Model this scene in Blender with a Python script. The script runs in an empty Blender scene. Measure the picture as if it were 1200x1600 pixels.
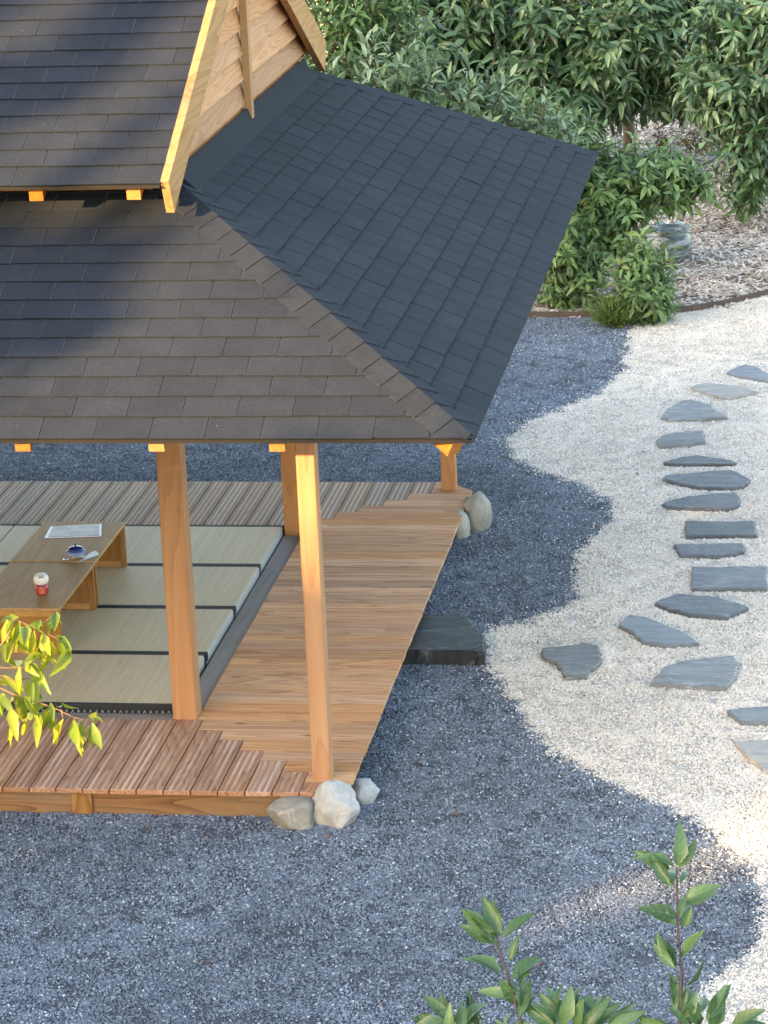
import bpy, bmesh, math, random
import numpy as np
from mathutils import Vector, Matrix, noise
R = math.radians
rng = np.random.default_rng(7)
random.seed(7)
sc = bpy.context.scene
col = sc.collection
V = lambda *a: np.array(a, float)

# ------------------------------------------------------------------ camera
# metres; X along the facade, Y away from the viewer, Z up; origin = front right corner of the deck, z=0 deck top
CAM = V(2.6296, -14.5806, 6.1068)
FWD = V(-0.15298, 0.94383, -0.29289); FWD /= np.linalg.norm(FWD)
RGT = V(0.98822, 0.14723, -0.04173); RGT -= FWD * (RGT @ FWD); RGT /= np.linalg.norm(RGT)
UP = np.cross(RGT, FWD)
FPX = 4641.9
cam = bpy.data.cameras.new('camera'); camo = bpy.data.objects.new('camera', cam); col.objects.link(camo)
cam.sensor_fit = 'HORIZONTAL'; cam.sensor_width = 36; cam.lens = FPX / 1200 * 36
cam.clip_start = .1; cam.clip_end = 3000
camo.matrix_world = Matrix(((RGT[0], UP[0], -FWD[0], CAM[0]), (RGT[1], UP[1], -FWD[1], CAM[1]), (RGT[2], UP[2], -FWD[2], CAM[2]), (0, 0, 0, 1)))
sc.camera = camo

# ------------------------------------------------------------------ sky, sun, exposure
SUN = V(-.83, -1.0, .35); SUN /= np.linalg.norm(SUN)            # towards the sun
w = bpy.data.worlds.new('World'); sc.world = w; w.use_nodes = True
nt = w.node_tree
sky = nt.nodes.new('ShaderNodeTexSky'); sky.sky_type = 'NISHITA'; sky.sun_disc = False
sky.sun_elevation = math.asin(SUN[2]); sky.sun_rotation = math.atan2(SUN[0], SUN[1])
sky.air_density = 1.0; sky.dust_density = 2.0; sky.ozone_density = 1.0
bg = nt.nodes['Background']; bg.inputs['Strength'].default_value = .15
nt.links.new(sky.outputs[0], bg.inputs['Color'])
sl = bpy.data.lights.new('sun', 'SUN'); sl.energy = 2.7; sl.angle = R(.53); sl.color = (1, .665, .35)
so = bpy.data.objects.new('sun', sl); col.objects.link(so)
so.rotation_euler = Vector(SUN).to_track_quat('Z', 'Y').to_euler(); so.location = (-10, -12, 12)
vs = sc.view_settings
vs.view_transform = 'Standard'; vs.look = 'None'; vs.gamma = 1; vs.use_curve_mapping = False
vs.exposure = 2.8
vs.use_white_balance = True; vs.white_balance_temperature = 7600; vs.white_balance_tint = 10
try:
    sc.cycles.max_bounces = 6; sc.cycles.diffuse_bounces = 3; sc.cycles.transparent_max_bounces = 6
    sc.cycles.caustics_reflective = False; sc.cycles.caustics_refractive = False
    sc.cycles.sample_clamp_indirect = 4
except Exception: pass

# ------------------------------------------------------------------ pixel helpers (1200 x 1600 photograph)
G = -.16                                                        # ground level
def ray(x, y):
    d = FWD + RGT * ((x - 600) / FPX) - UP * ((y - 800) / FPX); return d / np.linalg.norm(d)
def onz(x, y, z):
    d = ray(x, y); return CAM + d * (z - CAM[2]) / d[2]
def ony(x, y, Y):
    d = ray(x, y); return CAM + d * (Y - CAM[1]) / d[1]
def atd(x, y, dist): return CAM + ray(x, y) * dist
def proj(P):
    q = np.asarray(P, float) - CAM; z = q @ FWD
    return np.stack([600 + FPX * (q @ RGT) / z, 800 - FPX * (q @ UP) / z], -1)

# ------------------------------------------------------------------ object helpers
def link(name, me, mat=None, parent=None, loc=None):
    o = bpy.data.objects.new(name, me); col.objects.link(o)
    if mat is not None and not me.materials: me.materials.append(mat)
    if parent is not None: o.parent = parent
    if loc is not None: o.location = loc
    return o
def tag(o, label=None, cat=None, group=None, kind=None):
    if label: o['label'] = label
    if cat: o['category'] = cat
    if group: o['group'] = group
    if kind: o['kind'] = kind
    return o
def empty(name, loc, label=None, cat=None, group=None):
    o = bpy.data.objects.new(name, None); col.objects.link(o); o.location = loc; o.empty_display_size = .2
    return tag(o, label, cat, group)
def part(name, me, mat, parent, world_loc=(0, 0, 0), rot=None):
    """a child whose location is given in world space (parents are never rotated)"""
    o = link(name, me, mat, parent)
    base = Vector((0, 0, 0)); p = parent
    while p is not None: base += p.location; p = p.parent
    o.location = Vector(world_loc) - base
    if rot is not None: o.rotation_euler = rot
    return o
def mesh(name, v, f, smooth=False):
    me = bpy.data.meshes.new(name)
    me.from_pydata([tuple(map(float, p)) for p in v], [], [tuple(map(int, q)) for q in f]); me.update()
    if smooth: me.polygons.foreach_set('use_smooth', [True] * len(me.polygons))
    return me
def box(sx, sy, sz, c=(0, 0, 0), bev=.0):
    """a box of full sizes, optionally with chamfered edges"""
    bm = bmesh.new(); bmesh.ops.create_cube(bm, size=1)
    bmesh.ops.scale(bm, vec=(sx, sy, sz), verts=bm.verts)
    if bev: bmesh.ops.bevel(bm, geom=bm.edges[:], offset=bev, segments=1, affect='EDGES', profile=.5)
    bmesh.ops.translate(bm, vec=c, verts=bm.verts)
    me = bpy.data.meshes.new('box'); bm.to_mesh(me); bm.free(); return me
def b2(x0, x1, y0, y1, z0, z1, name, mat, parent, bev=.003):
    return part(name, box(x1 - x0, y1 - y0, z1 - z0, bev=bev), mat, parent, ((x0 + x1) / 2, (y0 + y1) / 2, (z0 + z1) / 2))
def prism(poly, d):
    """extrude a 3D polygon (n,3) by vector d"""
    n = len(poly); p = [tuple(q) for q in poly] + [tuple(np.array(q) + d) for q in poly]
    f = [tuple(range(n))[::-1], tuple(range(n, 2 * n))] + [(i, (i + 1) % n, n + (i + 1) % n, n + i) for i in range(n)]
    me = mesh('prism', p, f)
    bm = bmesh.new(); bm.from_mesh(me); bmesh.ops.recalc_face_normals(bm, faces=bm.faces); bm.to_mesh(me); bm.free()
    return me
def clip(poly, a, b, c):
    """keep a*u+b*v>=c"""
    out = []
    for i in range(len(poly)):
        p, q = poly[i], poly[(i + 1) % len(poly)]
        dp, dq = a * p[0] + b * p[1] - c, a * q[0] + b * q[1] - c
        if dp >= 0: out.append(p)
        if (dp >= 0) != (dq >= 0):
            t = dp / (dp - dq); out.append((p[0] + (q[0] - p[0]) * t, p[1] + (q[1] - p[1]) * t))
    return out
def tube(pts, rad, k=6):
    pts = [np.array(p, float) for p in pts]; n = len(pts); v = []; f = []
    for i, p in enumerate(pts):
        t = pts[min(i + 1, n - 1)] - pts[max(i - 1, 0)]; t /= np.linalg.norm(t) + 1e-9
        a = np.cross(t, V(0, 0, 1) if abs(t[2]) < .9 else V(1, 0, 0)); a /= np.linalg.norm(a); b = np.cross(t, a)
        for j in range(k):
            th = 2 * math.pi * j / k; v.append(p + rad[i] * (a * math.cos(th) + b * math.sin(th)))
    for i in range(n - 1):
        for j in range(k): f.append((i * k + j, i * k + (j + 1) % k, (i + 1) * k + (j + 1) % k, (i + 1) * k + j))
    f.append(tuple(range(k))[::-1]); f.append(tuple(range((n - 1) * k, n * k)))
    return v, f
def join(list_vf):
    v, f = [], []
    for a, b in list_vf:
        o = len(v); v += list(a); f += [tuple(i + o for i in q) for q in b]
    return v, f
def lathe(prof, k=24, c=(0, 0, 0)):
    v, f = [], []
    for r, z in prof:
        for j in range(k):
            t = 2 * math.pi * j / k; v.append((c[0] + r * math.cos(t), c[1] + r * math.sin(t), c[2] + z))
    for i in range(len(prof) - 1):
        for j in range(k): f.append((i * k + j, i * k + (j + 1) % k, (i + 1) * k + (j + 1) % k, (i + 1) * k + j))
    f.append(tuple(range(k))[::-1]); f.append(tuple(range((len(prof) - 1) * k, len(prof) * k)))
    return v, f

# ------------------------------------------------------------------ materials
def S(r, g=None, b=None):
    c = [r, g, b] if g is not None else [r] * 3
    return tuple((x / 255 / 12.92 if x / 255 <= .04045 else ((x / 255 + .055) / 1.055) ** 2.4) for x in c) + (1,)
class N:
    def __init__(s, name):
        s.m = bpy.data.materials.new(name); s.m.use_nodes = True; s.t = s.m.node_tree; s.b = s.t.nodes['Principled BSDF']
        s.out = s.t.nodes['Material Output']
    def n(s, typ, **k):
        o = s.t.nodes.new('ShaderNode' + typ)
        for a, v in k.items():
            if a.startswith('i_'):
                key = a[2:]; key = int(key) if key.isdigit() else key.replace('_', ' ')
                s.put(o.inputs[key], v)
            else: setattr(o, a, v)
        return o
    def put(s, sock, v):
        if isinstance(v, bpy.types.NodeSocket): s.t.links.new(v, sock)
        elif isinstance(v, bpy.types.Node): s.t.links.new(v.outputs[0], sock)
        else: sock.default_value = v
    def math(s, op, a, b=0.0, c=None):
        o = s.n('Math', operation=op); s.put(o.inputs[0], a); s.put(o.inputs[1], b)
        if c is not None: s.put(o.inputs[2], c)
        return o.outputs[0]
    def mix(s, f, a, b, mode='MIX'):
        o = s.n('Mix', data_type='RGBA', blend_type=mode); s.put(o.inputs[0], f); s.put(o.inputs[6], a); s.put(o.inputs[7], b); return o.outputs[2]
    def ramp(s, fac, stops, interp='LINEAR'):
        o = s.n('ValToRGB'); s.put(o.inputs[0], fac); cr = o.color_ramp; cr.interpolation = interp
        while len(cr.elements) < len(stops): cr.elements.new(.5)
        for e, (p, c) in zip(cr.elements, stops): e.position = p; e.color = c if len(c) == 4 else tuple(c) + (1,)
        return o.outputs[0]
    def coords(s, scale=(1, 1, 1), rand=True, kind='Object'):
        tc = s.n('TexCoord').outputs[kind]
        m = s.n('Mapping'); s.put(m.inputs['Vector'], tc); m.inputs['Scale'].default_value = scale
        if not rand: return m.outputs[0]
        oi = s.n('ObjectInfo').outputs['Random']
        a = s.n('VectorMath', operation='ADD'); s.put(a.inputs[0], m.outputs[0])
        cmb = s.n('CombineXYZ'); 
        for i, k in enumerate((37.0, 91.0, 53.0)): s.put(cmb.inputs[i], s.math('MULTIPLY', oi, k))
        s.put(a.inputs[1], cmb.outputs[0]); return a.outputs[0]
    def noise(s, vec, scale, detail=3, rough=.5, dist=0.0):
        o = s.n('TexNoise'); s.put(o.inputs['Vector'], vec)
        for k, v in (('Scale', scale), ('Detail', detail), ('Roughness', rough), ('Distortion', dist)): o.inputs[k].default_value = v
        return o.outputs['Fac']
    def bump(s, h, strength=.3, dist=.01):
        o = s.n('Bump'); s.put(o.inputs['Height'], h); o.inputs['Strength'].default_value = strength; o.inputs['Distance'].default_value = dist
        s.put(s.b.inputs['Normal'], o.outputs[0])
    def set(s, **k):
        for a, v in k.items(): s.put(s.b.inputs[a.replace('_', ' ')], v)
        return s.m

def wood(name, dark, light, axis='X', rings=9.0, rough=.62, vary=.25, streak=.45, groove=None, knots=False, weather=None, figure=2.2):
    m = N(name)
    st = {'X': (.10, 1, 1), 'Y': (1, .10, 1), 'Z': (1, 1, .05)}[axis]
    fi = {'X': (.02, 1, 1), 'Y': (1, .02, 1), 'Z': (1, 1, .02)}[axis]
    v = m.coords(st)
    a = m.noise(v, figure * 3, 1.0, .35, .25)
    saw = m.math('FRACT', m.math('MULTIPLY', a, rings * 1.6))
    ring = m.math('POWER', saw, 2.2)
    fine = m.noise(m.coords(fi), 150, 5, .75)
    big = m.noise(m.coords(fi), 14, 3, .6)
    pores = m.ramp(m.noise(m.coords(fi), 260, 2, .6), [(.56, (0, 0, 0)), (.72, (1, 1, 1))])
    f = m.math('ADD', m.math('MULTIPLY', ring, 1 - streak), m.math('MULTIPLY', m.math('ADD', m.math('MULTIPLY', fine, .6), m.math('MULTIPLY', big, .9)), streak))
    f = m.math('ADD', f, m.math('MULTIPLY', pores, .12))
    c = m.ramp(f, [(.10, light), (.45, tuple(.62 * q + .38 * p for p, q in zip(dark, light))), (.92, dark)])
    if weather:
        wn = m.noise(m.coords(st), 5, 4, .7)
        c = m.mix(m.ramp(wn, [(.42, (0, 0, 0)), (.62, (.75, .75, .75))]), c, weather)
    if groove:
        sx = m.n('SeparateXYZ'); m.put(sx.inputs[0], m.n('TexCoord').outputs['Object'])
        g = m.math('MULTIPLY', m.math('LESS_THAN', sx.outputs[2], -.0015), m.math('GREATER_THAN', sx.outputs[2], -.0034))
        wn_ = m.ramp(m.noise(m.coords(st), 11, 4, .7), [(.40, (.12,) * 3), (.62, (1,) * 3)]) if axis == 'Y' and rings > 8 else .85
        gn = m.math('MULTIPLY', g, wn_)
        c = m.mix(gn, c, groove)
    if knots:
        kv = m.n('TexVoronoi'); m.put(kv.inputs['Vector'], m.coords({'X': (.35, 1, 1), 'Y': (1, .35, 1), 'Z': (1, 1, .35)}[axis])); kv.inputs['Scale'].default_value = 4.5
        c = m.mix(m.ramp(kv.outputs['Distance'], [(.03, (.85, .85, .85)), (.075, (0, 0, 0))]), c, tuple(x * .3 for x in dark[:3]) + (1,))
    r = m.n('ObjectInfo').outputs['Random']
    hv = m.n('HueSaturation'); m.put(hv.inputs['Color'], c)
    m.put(hv.inputs['Value'], m.math('ADD', 1 - vary / 2, m.math('MULTIPLY', r, vary)))
    m.put(hv.inputs['Saturation'], m.math('ADD', .88, m.math('MULTIPLY', m.math('FRACT', m.math('MULTIPLY', r, 7.3)), .24)))
    m.bump(f, .35, .002); m.b.inputs['Specular IOR Level'].default_value = .22
    return m.set(Base_Color=hv.outputs[0], Roughness=rough)

CED_D, CED_L = (.36, .165, .070, 1), (.60, .345, .165, 1)
MAT = {}
MAT['post'] = wood('post_timber', (.35, .155, .064, 1), (.55, .285, .128, 1), 'Z', 7, vary=.14, knots=True, streak=.72)
MAT['rafter_y'] = wood('rafter_timber', (.36, .15, .05, 1), (.48, .22, .075, 1), 'Y', 6)
MAT['rafter_x'] = wood('beam_timber', (.36, .15, .05, 1), (.48, .22, .075, 1), 'X', 6)
MAT['plank'] = wood('gable_plank_timber', (.39, .16, .062, 1), (.57, .275, .125, 1), 'Y', 7, vary=.4, streak=.4, figure=2.9)
MAT['barge'] = wood('barge_board_timber', (.34, .17, .072, 1), (.52, .30, .145, 1), 'Y', 5, vary=.1, knots=True)
MAT['batten'] = wood('batten_timber', (.34, .17, .06, 1), (.52, .30, .12, 1), 'Z', 6, vary=.1)
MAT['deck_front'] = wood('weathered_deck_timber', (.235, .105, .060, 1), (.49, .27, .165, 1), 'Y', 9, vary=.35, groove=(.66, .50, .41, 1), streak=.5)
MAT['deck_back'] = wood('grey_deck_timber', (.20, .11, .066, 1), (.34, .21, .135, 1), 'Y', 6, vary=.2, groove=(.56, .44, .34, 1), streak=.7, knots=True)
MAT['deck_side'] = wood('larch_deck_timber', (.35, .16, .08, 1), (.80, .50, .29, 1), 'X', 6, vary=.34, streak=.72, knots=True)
MAT['skirt'] = wood('skirt_timber', (.11, .05, .026, 1), (.29, .16, .085, 1), 'X', 9, vary=.1, knots=True, weather=(.22, .155, .10, 1))
MAT['sill'] = wood('grey_sill_timber', (.19, .165, .145, 1), (.40, .375, .35, 1), 'Y', 5, vary=.1, streak=.85, weather=(.27, .25, .235, 1), knots=True)
def matte(m_, v):
    m_.node_tree.nodes['Principled BSDF'].inputs['Specular IOR Level'].default_value = v; return m_
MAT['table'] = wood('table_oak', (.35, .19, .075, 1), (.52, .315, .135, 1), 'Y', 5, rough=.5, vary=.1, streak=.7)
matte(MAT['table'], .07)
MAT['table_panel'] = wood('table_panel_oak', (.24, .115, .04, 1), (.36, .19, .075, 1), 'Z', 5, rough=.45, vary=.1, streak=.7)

def plain(name, c, rough=.6, nscale=0, namt=.2, **k):
    m = N(name)
    cc = c if len(c) == 4 else tuple(c) + (1,)
    if nscale:
        f = m.noise(m.coords(), nscale, 4, .6)
        cc2 = m.mix(f, tuple(x * (1 - namt) for x in cc[:3]) + (1,), tuple(min(1, x * (1 + namt)) for x in cc[:3]) + (1,))
        m.bump(f, .3, .003)
        return m.set(Base_Color=cc2, Roughness=rough, **k)
    return m.set(Base_Color=cc, Roughness=rough, **k)

def shingle_mat():
    m = N('asphalt_shingle')
    v = m.coords()
    g = m.n('TexVoronoi'); m.put(g.inputs['Vector'], v); g.inputs['Scale'].default_value = 420
    big = m.noise(v, 5, 4, .6)
    mid = m.noise(v, 60, 3, .7)
    val = m.math('ADD', m.math('MULTIPLY', g.outputs['Color'], .55), m.math('ADD', m.math('MULTIPLY', big, .3), m.math('MULTIPLY', mid, .25)))
    c = m.ramp(val, [(.2, (.0110, .0150, .0225)), (.55, (.0225, .0282, .0385)), (.85, (.042, .049, .061)), (1, (.15, .155, .16))])
    pos = m.n('NewGeometry').outputs['Position']
    sp = m.n('TexVoronoi'); m.put(sp.inputs['Vector'], pos); sp.inputs['Scale'].default_value = 5.5
    c = m.mix(m.ramp(sp.outputs['Distance'], [(.014, (.5, .5, .5)), (.024, (0, 0, 0))]), c, (.30, .29, .27, 1))
    st_ = m.noise(pos, 1.6, 5, .65)
    hv = m.n('HueSaturation'); m.put(hv.inputs['Color'], c)
    m.put(hv.inputs['Value'], m.math('MULTIPLY', m.math('ADD', .92, m.math('MULTIPLY', m.n('ObjectInfo').outputs['Random'], .16)), m.math('ADD', .82, m.math('MULTIPLY', st_, .36))))
    m.bump(m.math('ADD', g.outputs['Distance'], mid), .35, .002)
    m.b.inputs['Specular IOR Level'].default_value = .12
    return m.set(Base_Color=hv.outputs[0], Roughness=.9)
MAT['shingle'] = shingle_mat()
MAT['shingle_edge'] = plain('cut_edge_painted_sunlit', (.34, .32, .30), .9)  # pale cut edge, lightened to paint sunlight on the tab sides
MAT['roof_under'] = plain('roof_underlay', (.013, .013, .014), .9)
MAT['flashing'] = plain('bitumen_flashing', (.017, .018, .02), .8, 12)
MAT['drip'] = plain('dark_drip_edge', (.008, .0075, .007), .9)

def gravel_chip(name, stops, rough=.7, patch=.25):
    m = N(name)
    at = m.n('Attribute', attribute_name='rnd').outputs['Fac']
    r = m.math('FRACT', m.math('ADD', at, m.math('MULTIPLY', m.n('ObjectInfo').outputs['Random'], 13.7)))
    c = m.ramp(r, stops)
    pn = m.noise(m.n('NewGeometry').outputs['Position'], .9, 4, .65)             # dusty and clean patches of the bed
    hv = m.n('HueSaturation'); m.put(hv.inputs['Color'], c); m.put(hv.inputs['Value'], m.math('ADD', 1 - patch, m.math('MULTIPLY', pn, 2 * patch)))
    return m.set(Base_Color=hv.outputs[0], Roughness=rough)
MAT['chip_dark'] = gravel_chip('dark_gravel_chip', [(0, (.082, .100, .130)), (.45, (.130, .158, .206)), (.80, (.185, .220, .275)), (.93, (.27, .31, .37)), (1, (.52, .55, .60))], .5, .6)
MAT['chip_white'] = gravel_chip('white_gravel_chip', [(0, (.30, .25, .20)), (.06, (.56, .495, .425)), (.6, (.715, .645, .57)), (1, (.83, .775, .71))])
MAT['chip_mulch'] = gravel_chip('mulch_chip', [(0, (.14, .10, .075)), (.2, (.32, .255, .21)), (.6, (.50, .43, .375)), (1, (.70, .64, .58))], .85, .5)
def ground_mat(name, a, b, scale, c=None):
    m = N(name)
    v = m.coords(rand=False)
    vo = m.n('TexVoronoi'); m.put(vo.inputs['Vector'], v); vo.inputs['Scale'].default_value = scale
    big = m.noise(v, 1.3, 4, .6)
    cc = m.mix(vo.outputs['Color'], a, b)
    cc = m.mix(m.math('MULTIPLY', big, .4), cc, c or a)
    m.bump(vo.outputs['Distance'], .6, .01)
    return m.set(Base_Color=cc, Roughness=.9)
MAT['g_dark'] = ground_mat('dark_gravel_bed', (.03, .035, .044, 1), (.13, .14, .17, 1), 90)
MAT['g_white'] = ground_mat('white_gravel_bed', (.36, .33, .29, 1), (.62, .59, .55, 1), 90)
MAT['g_mulch'] = ground_mat('mulch_bed', (.07, .045, .03, 1), (.25, .19, .15, 1), 30)
MAT['field'] = ground_mat('dry_grass_field', (.42, .30, .10, 1), (.62, .48, .20, 1), 6, (.35, .30, .10, 1))
MAT['soil'] = ground_mat('grass_and_soil', (.05, .06, .025, 1), (.12, .11, .06, 1), 8)

def leaf_mat(name, stops, rough=.42, trans=.3, tcol=(.25, .42, .06, 1), spec=.45):
    m = N(name)
    at = m.n('Attribute', attribute_name='rnd').outputs['Fac']
    c = m.ramp(at, stops)
    acr = m.n('Attribute', attribute_name='across').outputs['Fac']; aln = m.n('Attribute', attribute_name='along').outputs['Fac']
    vein = m.math('PINGPONG', m.math('MULTIPLY', m.math('SUBTRACT', aln, m.math('MULTIPLY', acr, .22)), 11), 1.0)
    rib = m.math('ADD', m.math('MULTIPLY', m.math('LESS_THAN', acr, .09), .12), m.math('MULTIPLY', m.math('POWER', vein, 5), .16))
    c = m.mix(rib, c, (.30, .38, .16, 1))
    geo = m.n('NewGeometry').outputs['Backfacing']
    c = m.mix(m.math('MULTIPLY', geo, .22), c, (.26, .32, .22, 1))
    m.set(Base_Color=c, Roughness=rough); m.b.inputs['Specular IOR Level'].default_value = spec
    tr = m.n('BsdfTranslucent'); m.put(tr.inputs[0], m.mix(.5, c, tcol))
    mx = m.n('MixShader'); mx.inputs[0].default_value = trans
    m.put(mx.inputs[1], m.b.outputs[0]); m.put(mx.inputs[2], tr.outputs[0]); m.put(m.out.inputs[0], mx.outputs[0])
    return m.m
MAT['leaf_dark'] = leaf_mat('cherry_leaf', [(0, (.012, .034, .012)), (.5, (.046, .104, .040)), (.8, (.10, .185, .078)), (1, (.19, .29, .135))], .33, .2, (.12, .28, .05, 1), .7)
MAT['leaf_mid'] = leaf_mat('orchard_leaf', [(0, (.018, .046, .012)), (.5, (.075, .150, .045)), (.97, (.21, .33, .115)), (1, (.40, .33, .03))], .4, .2, (.16, .30, .06, 1), .5)
MAT['leaf_pale'] = leaf_mat('silvery_apple_leaf', [(0, (.036, .075, .030)), (.5, (.115, .19, .092)), (1, (.32, .41, .25))], .42, .2, (.2, .3, .12, 1), .5)
MAT['leaf_fg'] = leaf_mat('apple_shoot_leaf', [(0, (.022, .060, .024)), (.5, (.055, .122, .050)), (1, (.105, .19, .085))], .36, .18, (.15, .3, .05, 1))
MAT['leaf_lit'] = leaf_mat('yellow_green_leaf', [(0, (.07, .125, .015)), (.5, (.17, .24, .025)), (1, (.34, .34, .03))], .4, .4, (.5, .52, .02, 1))
MAT['leaf_red'] = leaf_mat('red_leaf', [(0, (.05, .012, .015)), (.6, (.13, .03, .032)), (1, (.2, .06, .05))])
MAT['leaf_shade'] = leaf_mat('shade_tree_leaf', [(0, (.03, .06, .02)), (1, (.08, .13, .04))])
MAT['bark'] = plain('grey_brown_bark', (.13, .105, .08), .9, 14, .5)
MAT['twig'] = plain('reddish_twig', (.20, .12, .06), .7, 30)
MAT['twig_dark'] = plain('dark_twig', (.06, .04, .035), .7, 30)

def stone(name, a, b, scale=9, streak=(1, 1, 1), rough=.6, vein=None):
    m = N(name); v = m.coords(streak)
    n1 = m.noise(v, scale, 5, .65, .4); n2 = m.noise(v, scale * 9, 4, .7)
    f = m.math('ADD', m.math('MULTIPLY', n1, .65), m.math('MULTIPLY', n2, .35))
    c = m.ramp(f, [(.30, a), (.64, b)])
    stn = m.noise(m.coords(), 3.5, 5, .7)
    c = m.mix(m.ramp(stn, [(.52, (0, 0, 0)), (.72, (.55, .55, .55))]), c, tuple(.5 * (p + q) * k for p, q, k in zip(a, b, (1.9, 1.65, 1.35))) + (1,))
    if vein:
        vn = m.noise(v, scale * .5, 3, .5, 1.2)
        c = m.mix(m.ramp(m.math('ABSOLUTE', m.math('SUBTRACT', vn, .5)), [(0, (.7, .7, .7)), (.02, (0, 0, 0))]), c, vein)
    hv = m.n('HueSaturation'); m.put(hv.inputs['Color'], c); hv.inputs['Saturation'].default_value = .8
    m.put(hv.inputs['Value'], m.math('ADD', .72, m.math('MULTIPLY', m.n('ObjectInfo').outputs['Random'], .5)))
    m.bump(f, .8, .01); m.b.inputs['Specular IOR Level'].default_value = .3
    return m.set(Base_Color=hv.outputs[0], Roughness=rough)
MAT['slate'] = stone('blue_grey_slate', (.052, .060, .072), (.128, .140, .158), 6, (.5, 2.5, 2.5), .5, (.22, .23, .23, 1))
MAT['slate_green'] = stone('grey_green_slate', (.095, .100, .103), (.215, .22, .225), 6, (.5, 2.5, 2.5), .55, (.40, .38, .34, 1))
MAT['slate_tan'] = stone('tan_slate', (.20, .18, .16), (.33, .305, .275), 6, (.5, 2.5, 2.5), .6)
MAT['slate_pale'] = stone('pale_blue_slate', (.11, .127, .15), (.215, .235, .262), 6, (.5, 2.5, 2.5), .45)
MAT['slate_dark'] = stone('dark_slate', (.012, .0145, .018), (.040, .046, .054), 4, (1, 2, 3), .55, (.13, .135, .135, 1))
MAT['rock_white'] = stone('white_quartz_rock', (.23, .235, .235), (.42, .425, .425), 5, (1, 1, 1), .6, (.33, .23, .17, 1))
MAT['rock_grey'] = stone('grey_field_rock', (.15, .148, .130), (.30, .295, .265), 6, (1, 1, 2), .7, (.45, .42, .36, 1))
MAT['rock_tan'] = stone('smooth_tan_boulder', (.23, .215, .18), (.40, .38, .33), 5, (1, 1, 1), .65)
MAT['steel'] = plain('rusty_steel_edging', (.085, .06, .048), .7, 8, .4)

def tatami_mat():
    m = N('woven_rush_tatami')
    v = m.coords((1, 1, 1)); 
    fine = m.noise(m.coords((500, 6, 1), rand=False), 1, 2, .5)
    fine2 = m.noise(m.coords((40, 1.2, 1)), 1, 3, .6)
    f = m.math('ADD', m.math('MULTIPLY', fine, .45), m.math('MULTIPLY', fine2, .55))
    c = m.ramp(f, [(.3, (.42, .33, .205)), (.55, (.545, .44, .29)), (.75, (.62, .51, .37))])
    m.bump(fine, .3, .002)
    return m.set(Base_Color=c, Roughness=.62)
MAT['tatami'] = tatami_mat()
MAT['tatami_core'] = plain('pale_mat_edge', (.34, .34, .33), .8, 40)
MAT['heri'] = plain('black_cloth_border', (.012, .013, .018), .75)
MAT['thread'] = plain('white_thread', (.75, .75, .72), .8)
MAT['floor'] = plain('dark_subfloor', (.12, .10, .08), .9)

# ------------------------------------------------------------------ ground
def sheet(name, pts, z, mat, kind='structure'):
    me = mesh(name, [(p[0], p[1], z) for p in pts], [tuple(range(len(pts)))])
    bm = bmesh.new(); bm.from_mesh(me); bmesh.ops.triangulate(bm, faces=bm.faces)
    bmesh.ops.recalc_face_normals(bm, faces=bm.faces)
    if sum(f.normal.z for f in bm.faces) < 0: bmesh.ops.reverse_faces(bm, faces=bm.faces)
    bm.to_mesh(me); bm.free()
    return tag(link(name, me, mat), kind=kind)
tag(sheet('ground', [(-400, -400), (400, -400), (400, 700), (-400, 700)], G - .012, MAT['soil']), kind='structure')
tag(sheet('field', [(-200, 27), (200, 27), (200, 400), (-200, 400)], G - .006, MAT['field']), kind='structure')
BND = [(1000, 500), (978, 522), (984, 548), (976, 580), (945, 606), (900, 630), (850, 648), (812, 667), (790, 688), (800, 712), (838, 734), (880, 746),
       (925, 764), (957, 783), (953, 810), (930, 838), (906, 868), (898, 898), (903, 928), (880, 950), (830, 968), (784, 978), (757, 990),
       (757, 1040), (772, 1056), (792, 1082), (815, 1118), (842, 1150), (882, 1186), (932, 1214), (990, 1243), (1048, 1262), (1096, 1288), (1138, 1325),
       (1170, 1360), (1192, 1405), (1194, 1440), (1172, 1485), (1128, 1516), (1100, 1545), (1085, 1600), (1090, 1680), (1110, 1800)]
bnd = [onz(x, y, G)[:2] for x, y in BND]
def densify(p, n=4, jit=.012):
    out = []
    for i in range(len(p) - 1):
        for k in range(n):
            q = np.array(p[i]) + (np.array(p[i + 1]) - np.array(p[i])) * k / n; out.append(q + rng.normal(0, jit, 2))
    return out + [p[-1]]
bnd = densify(bnd)
EDGE = [onz(x, y, G)[:2] for x, y in ((700, 499), (820, 496), (900, 496), (960, 495), (1030, 492), (1085, 486), (1130, 478), (1200, 461), (1270, 441), (1340, 418))]
eL, eR = EDGE[0], EDGE[-1]
bp0 = np.array(bnd[0])
ei = min(range(len(EDGE)), key=lambda i: np.linalg.norm(np.array(EDGE[i]) - bp0))
dark_poly = [(-7.6, EDGE[0][1])] + [tuple(e) for e in EDGE[:ei + 1]] + [tuple(b) for b in bnd] + [(bnd[-1][0], -5.5), (-7.6, -5.5)]
white_poly = [tuple(e) for e in EDGE[ei:]] + [(7.5, EDGE[-1][1]), (7.5, -5.5), (bnd[-1][0] , -5.5)] + [tuple(b) for b in bnd[::-1]]
gd = sheet('dark_gravel_ground', dark_poly, G - .004, MAT['g_dark'])
gw = sheet('white_gravel_ground', white_poly, G - .004, MAT['g_white'])
mulch_poly = [(-12, eL[1])] + [tuple(e) for e in EDGE] + [(9, eR[1] + .6), (9, 26.5), (-12, 26.5)]
gm = sheet('mulch_ground', mulch_poly, G - .002, MAT['g_mulch'])

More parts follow.
